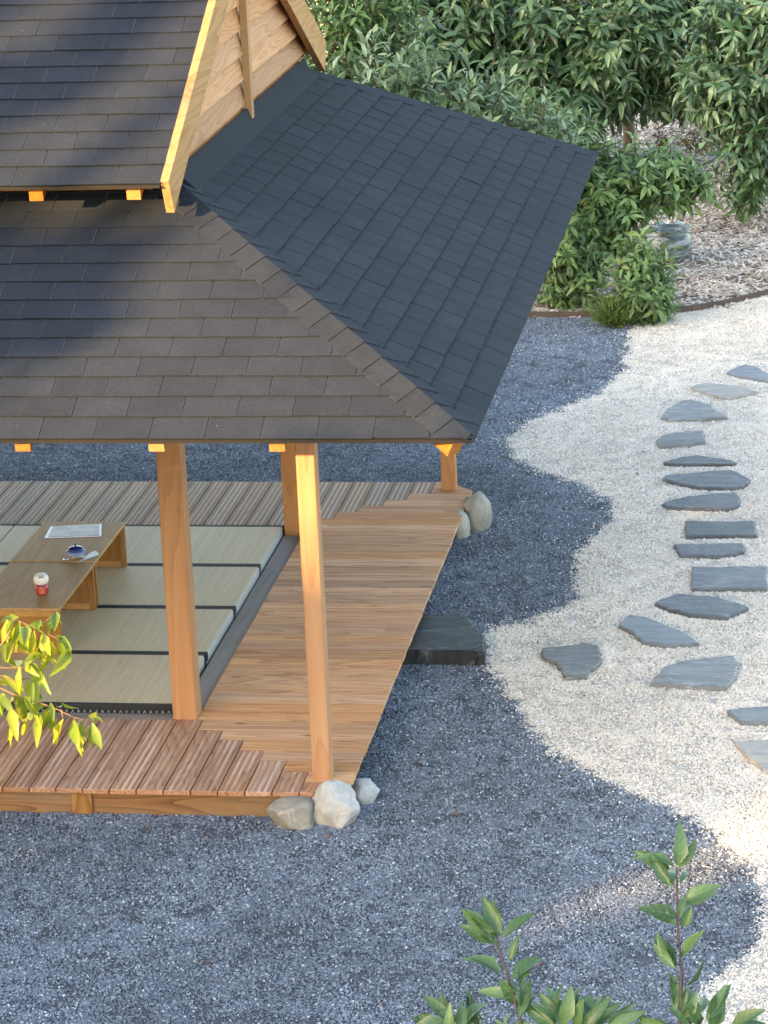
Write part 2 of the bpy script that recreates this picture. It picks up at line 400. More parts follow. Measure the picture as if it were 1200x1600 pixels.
# chips: small clusters of stones instanced over the visible beds (geometry nodes)
def chip_cluster(name, n, rad, smin, smax, mat, flat=.6, long=1.0, seed=0, zj=.003):
    r = np.random.default_rng(seed); v = []; f = []; a = []
    for i in range(n):
        while True:
            q = r.uniform(-rad, rad, 2)
            if q @ q < rad * rad: break
        s = r.uniform(smin, smax); ax = r.normal(size=3); ax /= np.linalg.norm(ax)
        rot = np.array(Matrix.Rotation(r.uniform(0, 6.28), 3, 'Z') @ Matrix.Rotation(r.normal(0, .35 if long > 1.5 else .6), 3, 'X') @ Matrix.Rotation(r.normal(0, .3 if long > 1.5 else .6), 3, 'Y'))
        bpts = V((-1, -.8, -.5), (1, -1, -.4), (.9, .9, -.6), (-.8, 1, -.5), (-.7, -.6, .6), (.8, -.7, .5), (.6, .7, .7), (-.9, .5, .45)) * np.array([long, 1 if long < 1.5 else .55, flat]) * s / 2
        bpts = (bpts * (1 + r.uniform(-.3, .3, (8, 3)))) @ rot.T + V(q[0], q[1], r.uniform(0, zj) + s * flat * .2)
        o = len(v); v += list(bpts); f += [tuple(o + k for k in fc) for fc in ((3, 2, 1, 0), (4, 5, 6, 7), (0, 1, 5, 4), (1, 2, 6, 5), (2, 3, 7, 6), (3, 0, 4, 7))]
        a += [r.uniform()] * 8
    me = mesh(name, v, f); at = me.attributes.new('rnd', 'FLOAT', 'POINT'); at.data.foreach_set('value', a); me.materials.append(mat)
    return me
def scatter(name, poly, z, density, clusters, seed, smin=.85, smax=1.2):
    base = mesh(name + '_bed', [(p[0], p[1], z) for p in poly], [tuple(range(len(poly)))])
    bm = bmesh.new(); bm.from_mesh(base); bmesh.ops.triangulate(bm, faces=bm.faces); bm.to_mesh(base); bm.free()
    o = tag(link(name, base), kind='stuff')
    src = bpy.data.collections.new(name + '_chips')
    for i, me in enumerate(clusters): src.objects.link(bpy.data.objects.new('gravel_chip', me))
    g = bpy.data.node_groups.new(name, 'GeometryNodeTree')
    g.interface.new_socket('Geometry', in_out='INPUT', socket_type='NodeSocketGeometry'); g.interface.new_socket('Geometry', in_out='OUTPUT', socket_type='NodeSocketGeometry')
    n = g.nodes; L = g.links.new
    gi, go = n.new('NodeGroupInput'), n.new('NodeGroupOutput')
    d = n.new('GeometryNodeDistributePointsOnFaces'); d.inputs['Density'].default_value = density; d.inputs['Seed'].default_value = seed
    ci = n.new('GeometryNodeCollectionInfo'); ci.inputs['Collection'].default_value = src; ci.inputs['Separate Children'].default_value = True; ci.inputs['Reset Children'].default_value = True
    ip = n.new('GeometryNodeInstanceOnPoints'); ip.inputs['Pick Instance'].default_value = True
    rv = n.new('FunctionNodeRandomValue'); rv.data_type = 'FLOAT_VECTOR'; rv.inputs[0].default_value = (0, 0, 0); rv.inputs[1].default_value = (.0, .0, 6.283)
    rs = n.new('FunctionNodeRandomValue'); rs.data_type = 'FLOAT'; rs.inputs[2].default_value = smin; rs.inputs[3].default_value = smax
    L(gi.outputs[0], d.inputs['Mesh']); L(d.outputs['Points'], ip.inputs['Points']); L(ci.outputs[0], ip.inputs['Instance'])
    L(rv.outputs[0], ip.inputs['Rotation']); L(rs.outputs[1], ip.inputs['Scale']); L(ip.outputs[0], go.inputs[0])
    md = o.modifiers.new('scatter', 'NODES'); md.node_group = g
    return o
def clip_poly(poly, x0, x1, y0, y1):
    p = [tuple(q) for q in poly]
    for a, b, c in ((1, 0, x0), (-1, 0, -x1), (0, 1, y0), (0, -1, -y1)): p = clip(p, a, b, c)
    return p
dk = [chip_cluster('dark_chips', 30, .058, .0065, .0135, MAT['chip_dark'], seed=s) for s in range(4)]
wk = [chip_cluster('white_chips', 30, .058, .0065, .0135, MAT['chip_white'], seed=10 + s) for s in range(4)]
mk = [chip_cluster('mulch_chips', 22, .16, .018, .045, MAT['chip_mulch'], .25, 2.4, seed=20 + s, zj=.012) for s in range(4)]
# the dark bed is cut round the pavilion, where nothing shows
dp = clip_poly(dark_poly, -4.6, 9, -2.9, 11.9)
scatter('dark_gravel', dp, G - .003, 430, dk, 1)
scatter('white_gravel', clip_poly(white_poly, -1, 4.6, -2.9, 13), G - .003, 430, wk, 2)
scatter('bark_mulch', clip_poly(mulch_poly, -2.6, 4, 11, 24), G, 55, mk, 3)
# stray pale chips on the dark bed along the wavy border
def strays():
    v, f, a = [], [], []
    for i in range(900):
        b = bnd[rng.integers(0, len(bnd) - 30)]; q = np.array(b) + rng.normal(0, .075, 2)
        s = rng.uniform(.006, .013); p = V((-1, -.8, 0), (1, -1, 0), (.9, .9, 0), (-.8, 1, 0), (-.5, -.5, 1), (.6, -.5, .9), (.4, .5, 1.1), (-.6, .4, .8)) * s / 2
        th = rng.uniform(0, 6.28); c, ss = math.cos(th), math.sin(th)
        p = np.stack([p[:, 0] * c - p[:, 1] * ss, p[:, 0] * ss + p[:, 1] * c, p[:, 2]], 1) + V(q[0], q[1], G + .004)
        o = len(v); v += list(p); f += [tuple(o + k for k in fc) for fc in ((4, 5, 6, 7), (0, 1, 5, 4), (1, 2, 6, 5), (2, 3, 7, 6), (3, 0, 4, 7))]; a += [rng.uniform()] * 8
    me = mesh('stray_gravel', v, f); at = me.attributes.new('rnd', 'FLOAT', 'POINT'); at.data.foreach_set('value', a)
    tag(link('stray_gravel', me, MAT['chip_white']), kind='stuff')
strays()
# steel edging between the beds
ev, ef = [], []
for i, e in enumerate(densify(EDGE, 4, 0)):
    e = np.array(e); ev += [(e[0], e[1] - .006, G - .05), (e[0], e[1] - .006, G + .055), (e[0], e[1] + .006, G + .055), (e[0], e[1] + .006, G - .05)]
    if i: o = 4 * i; ef += [(o - 4 + k, o - 4 + (k + 1) % 4, o + (k + 1) % 4, o + k) for k in range(4)]
tag(link('garden_edging', mesh('garden_edging', ev, ef), MAT['steel']), 'thin dark brown steel garden edging between gravel and mulch bed', 'garden edging')

# ------------------------------------------------------------------ pavilion
D = 5.84; XL = -6.9                                             # deck depth, left end of the building
SL = .515; OV = .85; ZE = 2.22; CO = 1 / math.sqrt(1 + SL * SL)
pav = empty('garden_pavilion', (-1.05, 2.92, G), 'open timber tea pavilion with charcoal shingle hip and gable roof', 'pavilion')

# deck boards -----------------------------------------------------
BW, BT = .1415, .028
def board_mesh(L, width=BW, grooves=3, gw=.018, gd=.003):
    """board along local Y, top at z=0; shallow grooves along it"""
    h = width / 2; c = .003
    prof = [(-h, -BT), (-h, -c), (-h + c, 0)]
    sp = width / (grooves + 1)
    for k in range(grooves):
        x = -h + sp * (k + 1)
        prof += [(x - gw / 2, 0), (x - gw / 2 + .002, -gd), (x + gw / 2 - .002, -gd), (x + gw / 2, 0)]
    prof += [(h - c, 0), (h, -c), (h, -BT)]
    n = len(prof); v = [(x, -L / 2, z) for x, z in prof] + [(x, L / 2, z) for x, z in prof]
    f = [(i, i + 1, n + i + 1, n + i) for i in range(n - 1)] + [(n - 1, 0, n, 2 * n - 1)] + [tuple(range(n)), tuple(range(n, 2 * n))[::-1]]
    me = mesh('board', v, f)
    bm = bmesh.new(); bm.from_mesh(me); bmesh.ops.recalc_face_normals(bm, faces=bm.faces); bm.to_mesh(me); bm.free()
    return me
cache = {}
def board(x, y, L, along, mat, grooves=3, gw=.018, gd=.003):
    key = (round(L, 3), mat, grooves, along)
    if key not in cache:
        me = board_mesh(L, grooves=grooves, gw=gw, gd=gd)
        if along == 'X': me.transform(Matrix.Rotation(math.pi / 2, 4, 'Z'))
        cache[key] = me
    o = part('deck_board', cache[key], MAT[mat], pav, (x + (rng.normal(0, .0015) if along == 'X' else 0), y + (rng.normal(0, .0015) if along == 'Y' else 0), rng.uniform(-.0012, 0)))
    o.rotation_euler = (0, 0, rng.normal(0, .0012)); return o
def cut_board(poly, mat):
    c = np.mean(poly, 0)
    part('deck_board', prism([(p[0] - c[0], p[1] - c[1], 0) for p in poly], V(0, 0, -BT)), MAT[mat], pav, (c[0], c[1], -.001))
for k in range(0, 44):
    xc = -.263 - .15 * k - .075
    if xc < XL: break
    L = 1.05 if k >= 5 else .30 + .15 * k - .004
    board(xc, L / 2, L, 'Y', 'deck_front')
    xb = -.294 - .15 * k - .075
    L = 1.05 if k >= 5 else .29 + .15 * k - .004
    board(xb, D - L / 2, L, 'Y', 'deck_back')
g = .003
cut_board([(-.263 + g, 0), (-.19, 0), (-.113, .077), (-.113, .15 - g), (-.263 + g, .15 - g)], 'deck_front')
cut_board([(-.110, .08), (-.04, .15 - g), (-.110, .15 - g)], 'deck_side')
cut_board([(-.263 + g, .15 + g), (-.037, .15 + g), (0, .187), (0, .30 - g), (-.263 + g, .30 - g)], 'deck_side')
cut_board([(-.294 + g, 5.55 + g), (0, 5.55 + g), (0, 5.63), (-.07, 5.70 - g), (-.294 + g, 5.70 - g)], 'deck_side')
cut_board([(-.294 + g, 5.70 + g), (-.075, 5.70 + g), (-.215, D), (-.294 + g, D)], 'deck_side')
for n in range(2, 37):
    y = .15 * n; xl = -1.05
    if n <= 6: xl = -.263 - .15 * (n - 1)
    if n >= 32: xl = min(-.294 - .15 * (36 - n) - .15, -.294) if n >= 32 else xl
    xl = max(xl, -1.05)
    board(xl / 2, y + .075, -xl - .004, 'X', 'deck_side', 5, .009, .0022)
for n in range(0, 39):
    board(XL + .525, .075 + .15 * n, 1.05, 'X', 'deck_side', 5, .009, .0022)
# skirt, joists
b2(-1.42, -.34, .035, .075, G - .02, -.031, 'skirt_board', MAT['skirt'], pav)
b2(-4.6, -1.535, .035, .075, G - .02, -.031, 'skirt_board', MAT['skirt'], pav)
b2(XL + .2, -4.605, .035, .075, G - .02, -.031, 'skirt_board', MAT['skirt'], pav)
b2(-1.535, -1.42, .018, .09, G - .05, -.031, 'skirt_post', wood('skirt_post_timber', (.17, .075, .03, 1), (.32, .18, .08, 1), 'Z', 7), pav)
b2(XL + .2, -.3, D - .09, D - .05, G - .02, -.031, 'skirt_board', MAT['skirt'], pav)
b2(-.42, -.36, .09, D - .1, G - .02, -.031, 'joist', MAT['skirt'], pav)
b2(XL + .36, XL + .42, .09, D - .1, G - .02, -.031, 'joist', MAT['skirt'], pav)
MAT['gap_shade'] = plain('black_gap_shade', (.006, .006, .006), .95)  # black sheets added under the deck, standing in for shade in the gaps
b2(XL + .1, -.1, .1, 1.05, G + .03, G + .05, 'gap_shade_sheet', MAT['gap_shade'], pav, 0)
b2(XL + .1, -.1, D - 1.05, D - .1, G + .03, G + .05, 'gap_shade_sheet', MAT['gap_shade'], pav, 0)
b2(-1.05, -.43, 1.06, D - 1.06, G + .03, G + .05, 'gap_shade_sheet', MAT['gap_shade'], pav, 0)
# sills round the matted room, subfloor
b2(-1.195, -1.055, 1.20, 4.64, -.15, -.03, 'sill_beam', MAT['sill'], pav, .006)
b2(XL + 1.055, XL + 1.195, 1.20, 4.64, -.15, -.03, 'sill_beam', MAT['sill'], pav, .006)
MAT['sill_x'] = wood('grey_sill_timber_long', (.20, .175, .15, 1), (.40, .375, .35, 1), 'X', 5, vary=.1, streak=.5)
b2(XL + 1.195, -1.195, 1.058, 1.19, -.15, -.022, 'sill_beam', MAT['sill_x'], pav, .004)
b2(XL + 1.195, -1.195, 4.71, 4.78, -.15, -.05, 'sill_beam', MAT['sill_x'], pav, .004)
b2(XL + 1.2, -1.2, 1.195, 4.655, -.13, -.07, 'room_floor', MAT['floor'], pav, 0)
# posts ------------------------------------------------------------
def post(x0, y0, s, z1, z0=-.15):
    o = b2(x0, x0 + s, y0, y0 + s, z0, z1, 'post', MAT['post'], pav, .006); return o
OX, OY = -.222, .184
for x in (-.222, XL + .12):
    for y in (.184, D - .21): post(x, y, .103, 2.55)
for x in (-1.19, XL + 1.05):
    for y in (1.06, D - 1.19): post(x, y, .141, 3.0, -.15)
# plates on the posts (under the roof)
for y in (.19, D - .2): b2(XL + .12, -.12, y, y + .09, 2.36, 2.48, 'eave_beam', MAT['rafter_x'], pav)
for x in (-.215, XL + .125): b2(x, x + .09, .29, D - .21, 2.36, 2.48, 'eave_beam', MAT['rafter_y'], pav)
for y in (1.08, D - 1.18): b2(XL + 1.05, -1.05, y, y + .1, 2.82, 2.98, 'wall_plate', MAT['rafter_x'], pav)

# roof slopes -----------------------------------------------------
RUN = 1.83                                                      # eave to gable wall, in plan
class Slope:
    """u along the eave, v up the slope; shingles lie on it"""
    def __init__(s, name, O, u, inward, length, run, zoff=0):
        s.O, s.u, s.len, s.run = V(*O), V(*u), length, run
        s.v = V(inward[0], inward[1], SL) * CO; s.n = np.cross(s.u, s.v); s.n = s.n if s.n[2] > 0 else -s.n
        s.vmax = run / CO; s.name = name
    def pt(s, u, v, h=0.0): return s.O + s.u * u + s.v * v + s.n * h
EXPO, TABW = .149, .279
def rows(sl, u0, half, hips, vmax=None, tab=TABW, first_ext=.012):
    """[(poly in uv, full?)] of every tab"""
    out = []; nrow = int((vmax or sl.vmax) / EXPO) + 1
    for r in range(nrow):
        v0 = r * EXPO - (first_ext if r == 0 else 0); v1 = (r + 1) * EXPO + .06
        off = u0 + (half if r % 2 else 0)
        k0 = int(math.floor(-off / tab)) - 1
        for k in range(k0, int((sl.len - off) / tab) + 2):
            a = off + k * tab + .004; b = a + tab - .008
            jj = rng.normal(0, .0016)
            poly = [(a, v0 + jj), (a + .004, v0 + jj - .001), (b - .004, v0 + jj - .001), (b, v0 + jj + rng.normal(0, .001)), (b, v1), (a, v1)]
            for h in hips: poly = clip(poly, *h) if len(poly) >= 3 else []
            poly = clip(poly, 0, -1, -(vmax or sl.vmax)) if len(poly) >= 3 else []
            if len(poly) < 3: continue
            us = [p[0] for p in poly]; vs_ = [p[1] for p in poly]
            if max(us) - min(us) < .015 or max(vs_) - min(vs_) < .02: continue
            out.append((poly, v0))
    return out
def tab_vf(sl, poly, v0, lift):
    hgt = lambda v: .0015 + .0125 * (1 - (v - v0) / (EXPO + .06)) + lift
    um = max(p[0] for p in poly); sp = .0068 if sl.name in ('front', 'upper') else 0
    lf_ = {i: (abs(rng.normal(0, .0012)) if v < v0 + .01 else 0) for i, (u, v) in enumerate(poly)}
    top = [sl.pt(u, v, hgt(v) + lf_[i]) for i, (u, v) in enumerate(poly)]; bot = [sl.pt(u + (sp if u > um - .0045 else 0), v, hgt(v) - .0055 + lf_[i]) for i, (u, v) in enumerate(poly)]
    n = len(poly)
    f = [tuple(range(n)), tuple(range(n, 2 * n))[::-1]] + [(i, n + i, n + (i + 1) % n, (i + 1) % n) for i in range(n)]
    return top + bot, f
DIRU = {}
ALL = []                                                        # (area in photo, slope, vf)
def sheath(name, sl, poly, th=.02, lower=.004):
    P = [sl.pt(u, v, -lower) for u, v in poly]
    return part(name, prism(P, -sl.n * th), MAT['roof_under'], pav)
LX = OV - (XL - OV)                                             # lower roof length along X
LY = D + 2 * OV
f_ = Slope('front', (OV, -OV, ZE), (-1, 0, 0), (0, 1), LX, RUN)
r_ = Slope('right', (OV, D + OV, ZE), (0, -1, 0), (-1, 0), LY, RUN)
k_ = Slope('back', (XL - OV, D + OV, ZE), (1, 0, 0), (0, -1), LX, RUN)
l_ = Slope('left', (XL - OV, -OV, ZE), (0, 1, 0), (1, 0), LY, RUN)
def add_slope(sl, nm, u0, hips, vmax=None, poly=None):
    vm = vmax or sl.vmax
    poly = poly or [(0, 0), (sl.len, 0), (sl.len - vm * CO, vm), (vm * CO, vm)]
    sh = sheath(nm, sl, poly); DIRU[sh.name] = sl.u
    for p, v0 in rows(sl, u0, TABW / 2, hips, vm):
        vf = tab_vf(sl, p, v0, max(0, rng.normal(0, .0008)))
        pr = proj(np.array(vf[0][:len(p)])); c = pr.mean(0)
        ar = .5 * abs(np.dot(pr[:, 0], np.roll(pr[:, 1], 1)) - np.dot(pr[:, 1], np.roll(pr[:, 0], 1)))
        inb = (-30 < c[0] < 1230 and -30 < c[1] < 1630 and sl.name in ('front', 'right', 'upper'))
        if sl.name == 'front' and v0 > 1.70: inb = False
        ALL.append((ar if inb else 0, sh, vf))
    return sh
hipA, hipB = (1, -CO, 0.0), (-1, -CO, 0.0)
add_slope(f_, 'lower_front_roof', .763 - .279 * 2, [hipA, (-1, -CO, -LX)])
add_slope(r_, 'lower_side_roof', .1, [hipA, (-1, -CO, -LY)])
add_slope(k_, 'lower_back_roof', .1, [hipA, (-1, -CO, -LX)])
add_slope(l_, 'lower_far_side_roof', .1, [hipA, (-1, -CO, -LY)])
# upper roof: parallel slopes, ridge along X, gables at both ends
UY, UZ, XB = .43, 3.243, -.912
RUNU = D / 2 - UY
XBL = XL - XB
u_ = Slope('upper', (XB - .002, UY, UZ), (-1, 0, 0), (0, 1), XB - XBL, RUNU)
ub_ = Slope('upperback', (XBL, D - UY, UZ), (1, 0, 0), (0, -1), XB - XBL, RUNU)
for s_, nm, o_ in ((u_, 'upper_front_roof', .243), (ub_, 'upper_back_roof', .1)):
    add_slope(s_, nm, o_, [(1, 0, 0.0), (-1, 0, -s_.len)], s_.vmax, [(0, 0), (s_.len, 0), (s_.len, s_.vmax), (0, s_.vmax)])
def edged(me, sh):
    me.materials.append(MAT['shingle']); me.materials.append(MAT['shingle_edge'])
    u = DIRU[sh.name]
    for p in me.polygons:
        if sh.name in ('lower_front_roof', 'upper_front_roof') and np.dot(np.array(p.normal), u) > .4: p.material_index = 1  # only the sun side of the front slopes carries the painted highlight
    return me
ALL.sort(key=lambda a: -a[0])
rest = {}
for i, (ar, sh, (v, f)) in enumerate(ALL):
    if i < 300 and ar > 0:
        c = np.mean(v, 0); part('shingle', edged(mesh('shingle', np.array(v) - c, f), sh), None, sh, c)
    else: rest.setdefault(sh.name, (sh, []))[1].append((v, f))
for nm, (sh, L) in rest.items():
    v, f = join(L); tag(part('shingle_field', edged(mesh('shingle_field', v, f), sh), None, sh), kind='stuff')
# drip edges along the eaves
def drip(sl, u0, u1):
    P = [sl.pt(u0, -.006, -.004), sl.pt(u1, -.006, -.004)]
    q = [P[0], P[1], P[1] + V(0, 0, -.016), P[0] + V(0, 0, -.016)]
    part('drip_edge', prism(q, V(*(-sl.v[:2] / np.linalg.norm(sl.v[:2]) * .004), 0)), MAT['drip'], pav)
for s_ in (f_, r_, k_, l_, u_, ub_): drip(s_, .0, s_.len)
# hip caps
def caps(O, dirxy, n0, count, name='hip_cap', sa=None, sb=None):
    """folded cap shingles up a hip line starting at O, plan direction dirxy (unit steps of 1 in X and Y)"""
    hd = V(dirxy[0], dirxy[1], SL); ln = np.linalg.norm(hd); hd /= ln
    for i in range(count):
        a = .0 if i == 0 else i * .152; b = (i + 1) * .152 + .055
        w_ = .15
        e1 = V(dirxy[0], 0, 0); e2 = V(0, dirxy[1], 0)             # along the two eaves, away from the corner
        # plan: from hip point move along an eave direction by w (stays at that slope's height at that plan point)
        def p(t, side, h):
            q = V(*O) + hd * t
            if side == 0: return q + V(0, 0, h + .004)
            e = e1 if side == 1 else e2
            other = e2 if side == 1 else e1
            # perpendicular to the hip in plan, lying in the slope: down-slope drop SL*w
            d = (e - other) * .5 * min(1.0, .25 + max(t, 0) / .2)
            kk = min(1.0, .25 + max(t, 0) / .2)
            return q + d * w_ * 1.2 + V(0, 0, -SL * w_ * .6 * kk) + V(0, 0, h)
        h0, h1 = .0175, .0085
        vv = [p(a, 1, h0), p(a, 0, h0 + .003), p(a, 2, h0), p(b, 1, h1), p(b, 0, h1 + .003), p(b, 2, h1)]
        vv += [x - V(0, 0, .0065) for x in vv]
        ff = [(0, 1, 4, 3), (1, 2, 5, 4), (6, 9, 10, 7), (7, 10, 11, 8), (0, 6, 7, 1), (1, 7, 8, 2), (0, 3, 9, 6), (2, 8, 11, 5), (3, 4, 10, 9), (4, 5, 11, 10)]
        c = np.mean(vv, 0)
        me = mesh('hip_cap', np.array(vv) - c, ff)
        bm = bmesh.new(); bm.from_mesh(me); bmesh.ops.recalc_face_normals(bm, faces=bm.faces); bm.to_mesh(me); bm.free()
        part(name, me, MAT['shingle'], pav, c)
nc = int(RUN * math.sqrt(2 + SL * SL) / .152)
caps((OV, -OV, ZE), (-1, 1), 0, nc)
caps((OV, D + OV, ZE), (-1, -1), 0, nc)
caps((XL - OV, -OV, ZE), (1, 1), 0, nc)
caps((XL - OV, D + OV, ZE), (1, -1), 0, nc)
# rafters
def rafter(x, y0, y1, z0, sgn, h=.09, wd=.078, name='rafter'):
    """in the YZ plane, top edge starts at (y0,z0)"""
    L = y1 - y0; dz = SL * abs(L)
    c = V(x - wd / 2, (y0 + y1) / 2, z0 + dz / 2 - h / 2)
    P = [(x - wd / 2, y0, z0), (x - wd / 2, y1, z0 + dz), (x - wd / 2, y1, z0 + dz - h), (x - wd / 2, y0 + sgn * .012, z0 - h)]
    part(name, prism([np.array(p) - c for p in P], V(wd, 0, 0)), MAT['rafter_y'], pav, c)
zr = ZE - .036
for x in (-.127, -.735, -1.418, -2.05, -2.68, -3.31, -3.94, -4.57, -5.2, -5.83, -6.44, -6.78):
    t = min(.85 + .85, .85 - x if x > -.9 else 1.7) if x > -.9 else 1.7
    if x < XL + .85: t = min(1.7, x - (XL - .85))
    rafter(x, -OV + .07, -OV + .07 + t - .12, zr + SL * .07, 1)
    rafter(x, D + OV - .07, D + OV - .07 - t + .12, zr + SL * .07, -1)
for y in (.2, .85, 1.5, 2.15, 2.8, 3.45, 4.1, 4.75, 5.4):
    t = min(1.7, y + OV, D + OV - y) - .12
    for sx, x0 in ((-1, OV - .07), (1, XL - OV + .07)):
        z0 = zr + SL * .07; P = [(x0, y, z0), (x0 + sx * t, y, z0 + SL * t), (x0 + sx * t, y, z0 + SL * t - .09), (x0, y, z0 - .09)]
        c = V(x0 + sx * t / 2, y, z0); part('rafter', prism([np.array(p) - c for p in P], V(0, .075, 0)), MAT['rafter_x'], pav, c)
for cx, cy, dx, dy in ((OV, -OV, -1, 1), (OV, D + OV, -1, -1), (XL - OV, -OV, 1, 1), (XL - OV, D + OV, 1, -1)):
    a = V(cx + dx * .06, cy + dy * .06, zr + SL * .06); b = a + V(dx, dy, SL) * 1.6
    e = V(-dy, dx, 0) / math.sqrt(2) * .035
    P = [a - e, b - e, b - e - V(0, 0, .11), a - e + V(dx, dy, 0) * .05 - V(0, 0, .11)]
    c = (a + b) / 2; part('hip_rafter', prism([p - c for p in P], 2 * e), MAT['rafter_x'], pav, c)
# upper eave rafters, fascia
for x in (-1.074, -1.603, -2.18, -2.75, -3.33, -3.9, -4.47, -5.04, -5.82):
    rafter(x, UY + .05, UY + .05 + 2.2, UZ - .036 + SL * .05, 1, .085, .075)
    rafter(x, D - UY - .05, D - UY - .05 - 2.2, UZ - .036 + SL * .05, -1, .085, .075)
for y0, y1 in ((UY + .16, UY + .19), (D - UY - .19, D - UY - .16)): b2(XBL + .08, XB - .08, y0, y1, UZ - .06, UZ + .03, 'fascia_board', MAT['rafter_x'], pav)
# dark wall between the lower and the upper roof
XG = -.98
for y0 in (OV * 0 + .98, D - .98 - .03): b2(XL - XG + .01, XG - .01, y0, y0 + .03, 3.1, 3.5, 'clerestory_wall', MAT['roof_under'], pav)
# gables -----------------------------------------------------------
ZR = UZ + SL * RUNU                                             # ridge height
def gable(xw, out):
    """lapped planks on the plane x=xw facing out(+1/-1)"""
    z = 3.10; k = 0
    while z < ZR - .12:
        z1 = z + .165
        def half(zz): return max(.02, D / 2 - (UY + (zz - UZ + .05) / SL) - .05)
        hw0, hw1 = min(half(z), 2.02), min(half(z1), 2.02)
        hw0 = min(hw0, 2.0)
        P = []
        for zz, hw, xo in ((z, hw0, .044), (z1, hw1, .004)):
            P.append((xw + out * xo, D / 2 - hw, zz)); P.append((xw + out * xo, D / 2 + hw, zz))
        P = [P[0], P[1], P[3], P[2]]
        c = np.mean(P, 0)
        me = prism([np.array(p) - c for p in P], V(-out * .016, 0, 0))
        part('gable_plank', me, MAT['plank'], pav, c); z += .15; k += 1
    b2(*sorted((xw + out * .034, xw + out * .082)), D / 2 - .03, D / 2 + .03, 3.09, ZR - .12, 'gable_batten', MAT['batten'], pav)
    # rake trims under the roof on the wall, and the barge boards
    for sg in (1, -1):
        yy = lambda d: D / 2 - sg * (D / 2 - d)                    # d = distance from the front side
        def strip(x0, x1, top, depth, d0, d1, name, mat):
            zt = lambda d: UZ + SL * (d - UY) + top
            cut = depth * SL * CO * .9
            P = [(x0, yy(d0), zt(d0)), (x0, yy(d1), zt(d1)), (x0, yy(d1), zt(d1) - depth), (x0, yy(d0 + cut), zt(d0 + cut) - depth)]
            c = np.mean(P, 0); part(name, prism([np.array(p) - c for p in P], V(x1 - x0, 0, 0)), mat, pav, c)
        strip(xw + out * .028, xw + out * .068, -.075, .07, UY + .30, D / 2 - .002, 'rake_trim', MAT['barge'])
        xo = XB if out > 0 else XBL
        strip(xo, xo + out * .044, .012, .235, UY, D / 2 - .001, 'barge_board', MAT['barge'])
        d = UY + .22; z_ = UZ + SL * .22 - .05
        b2(*sorted((xw - out * .1, xo)), *sorted((yy(d), yy(d + .085))), z_ - .085, z_, 'purlin_end', MAT['rafter_x'], pav)
    # bitumen upstand along the foot of the wall
    zz = lambda k: ZE + SL * (RUN - k)
    P = [(xw + out * .047, .96, 3.225), (xw + out * .056, .96, 3.22), (xw + out * .075, .96, zz(.075) + .045), (xw + out * .14, .96, zz(.14) + .020), (xw + out * .145, .96, zz(.145) + .010), (xw + out * .02, .96, zz(0))]
    c = np.mean(P, 0) + V(0, 2, 0); part('flashing', prism([np.array(p) - c for p in P], V(0, D - 1.92, 0)), MAT['shingle'], pav, c)
gable(XG, 1); gable(XL - XG, -1)

# ------------------------------------------------------------------ tatami, tables, things on them
TZ = .022
for i, (y0, y1, lab, xs) in enumerate(((3.825, 4.70, 'grey green tatami mat with black border, against the far sill', 0), (2.965, 3.815, 'tatami mat under the table that holds the papers and bowl', 0),
                                   (2.105, 2.955, 'tatami mat under the table that holds the coin bank', 0), (1.215, 2.095, 'tatami mat with zigzag stitched edge beside the front sill', 0),
      (3.825, 4.70, 'tatami mat end to end with the one against the far sill', -1.915), (2.965, 3.815, 'tatami mat end showing beyond the table with the papers', -1.915))):
    t = empty('tatami_mat', (-2.16 + xs, (y0 + y1) / 2, -.068), lab, 'tatami mat', 'tatami mats on the pavilion floor')
    x1 = -1.205 + xs - (.012 if i == 3 else 0) + (rng.normal(0, .003) if not xs else 0); x0 = x1 - 1.91
    b2(x0, x1, y0, y1, -.068, TZ - .004, 'mat_core', MAT['tatami_core'], t, .006)
    b2(x0, x1 - .006, y0 + .03, y1 - .028, TZ - .0035, TZ, 'woven_cover', MAT['tatami'], t, .001)
    b2(x0 - .001, x1 + .0015, y1 - .028, y1 + .0015, -.03, TZ + .001, 'cloth_border', MAT['heri'], t, .002)
    b2(x0 - .001, x1 + .0015, y0 - .0015, y0 + .03, -.045 if i == 3 else -.03, TZ + .001, 'cloth_border', MAT['heri'], t, .002)
    if not xs: b2(x1 - .004, x1 + .003, y1 - .03, y1 + .002, -.065, TZ + .0015, 'border_fold', MAT['heri'], t, .001)
    if i == 3:
        L = []
        for k in range(int(1.78 / .036)):
            xx = x1 - .02 - k * .036
            L.append(tube([(xx, y0 - .003, -.042), (xx - .013, y0 - .003, -.012)], [.0011] * 2, 4)); L.append(tube([(xx - .013, y0 - .003, -.012), (xx - .026, y0 - .003, -.042)], [.0011] * 2, 4))
        v, f = join(L); part('stitching', mesh('stitching', v, f), MAT['thread'], t)
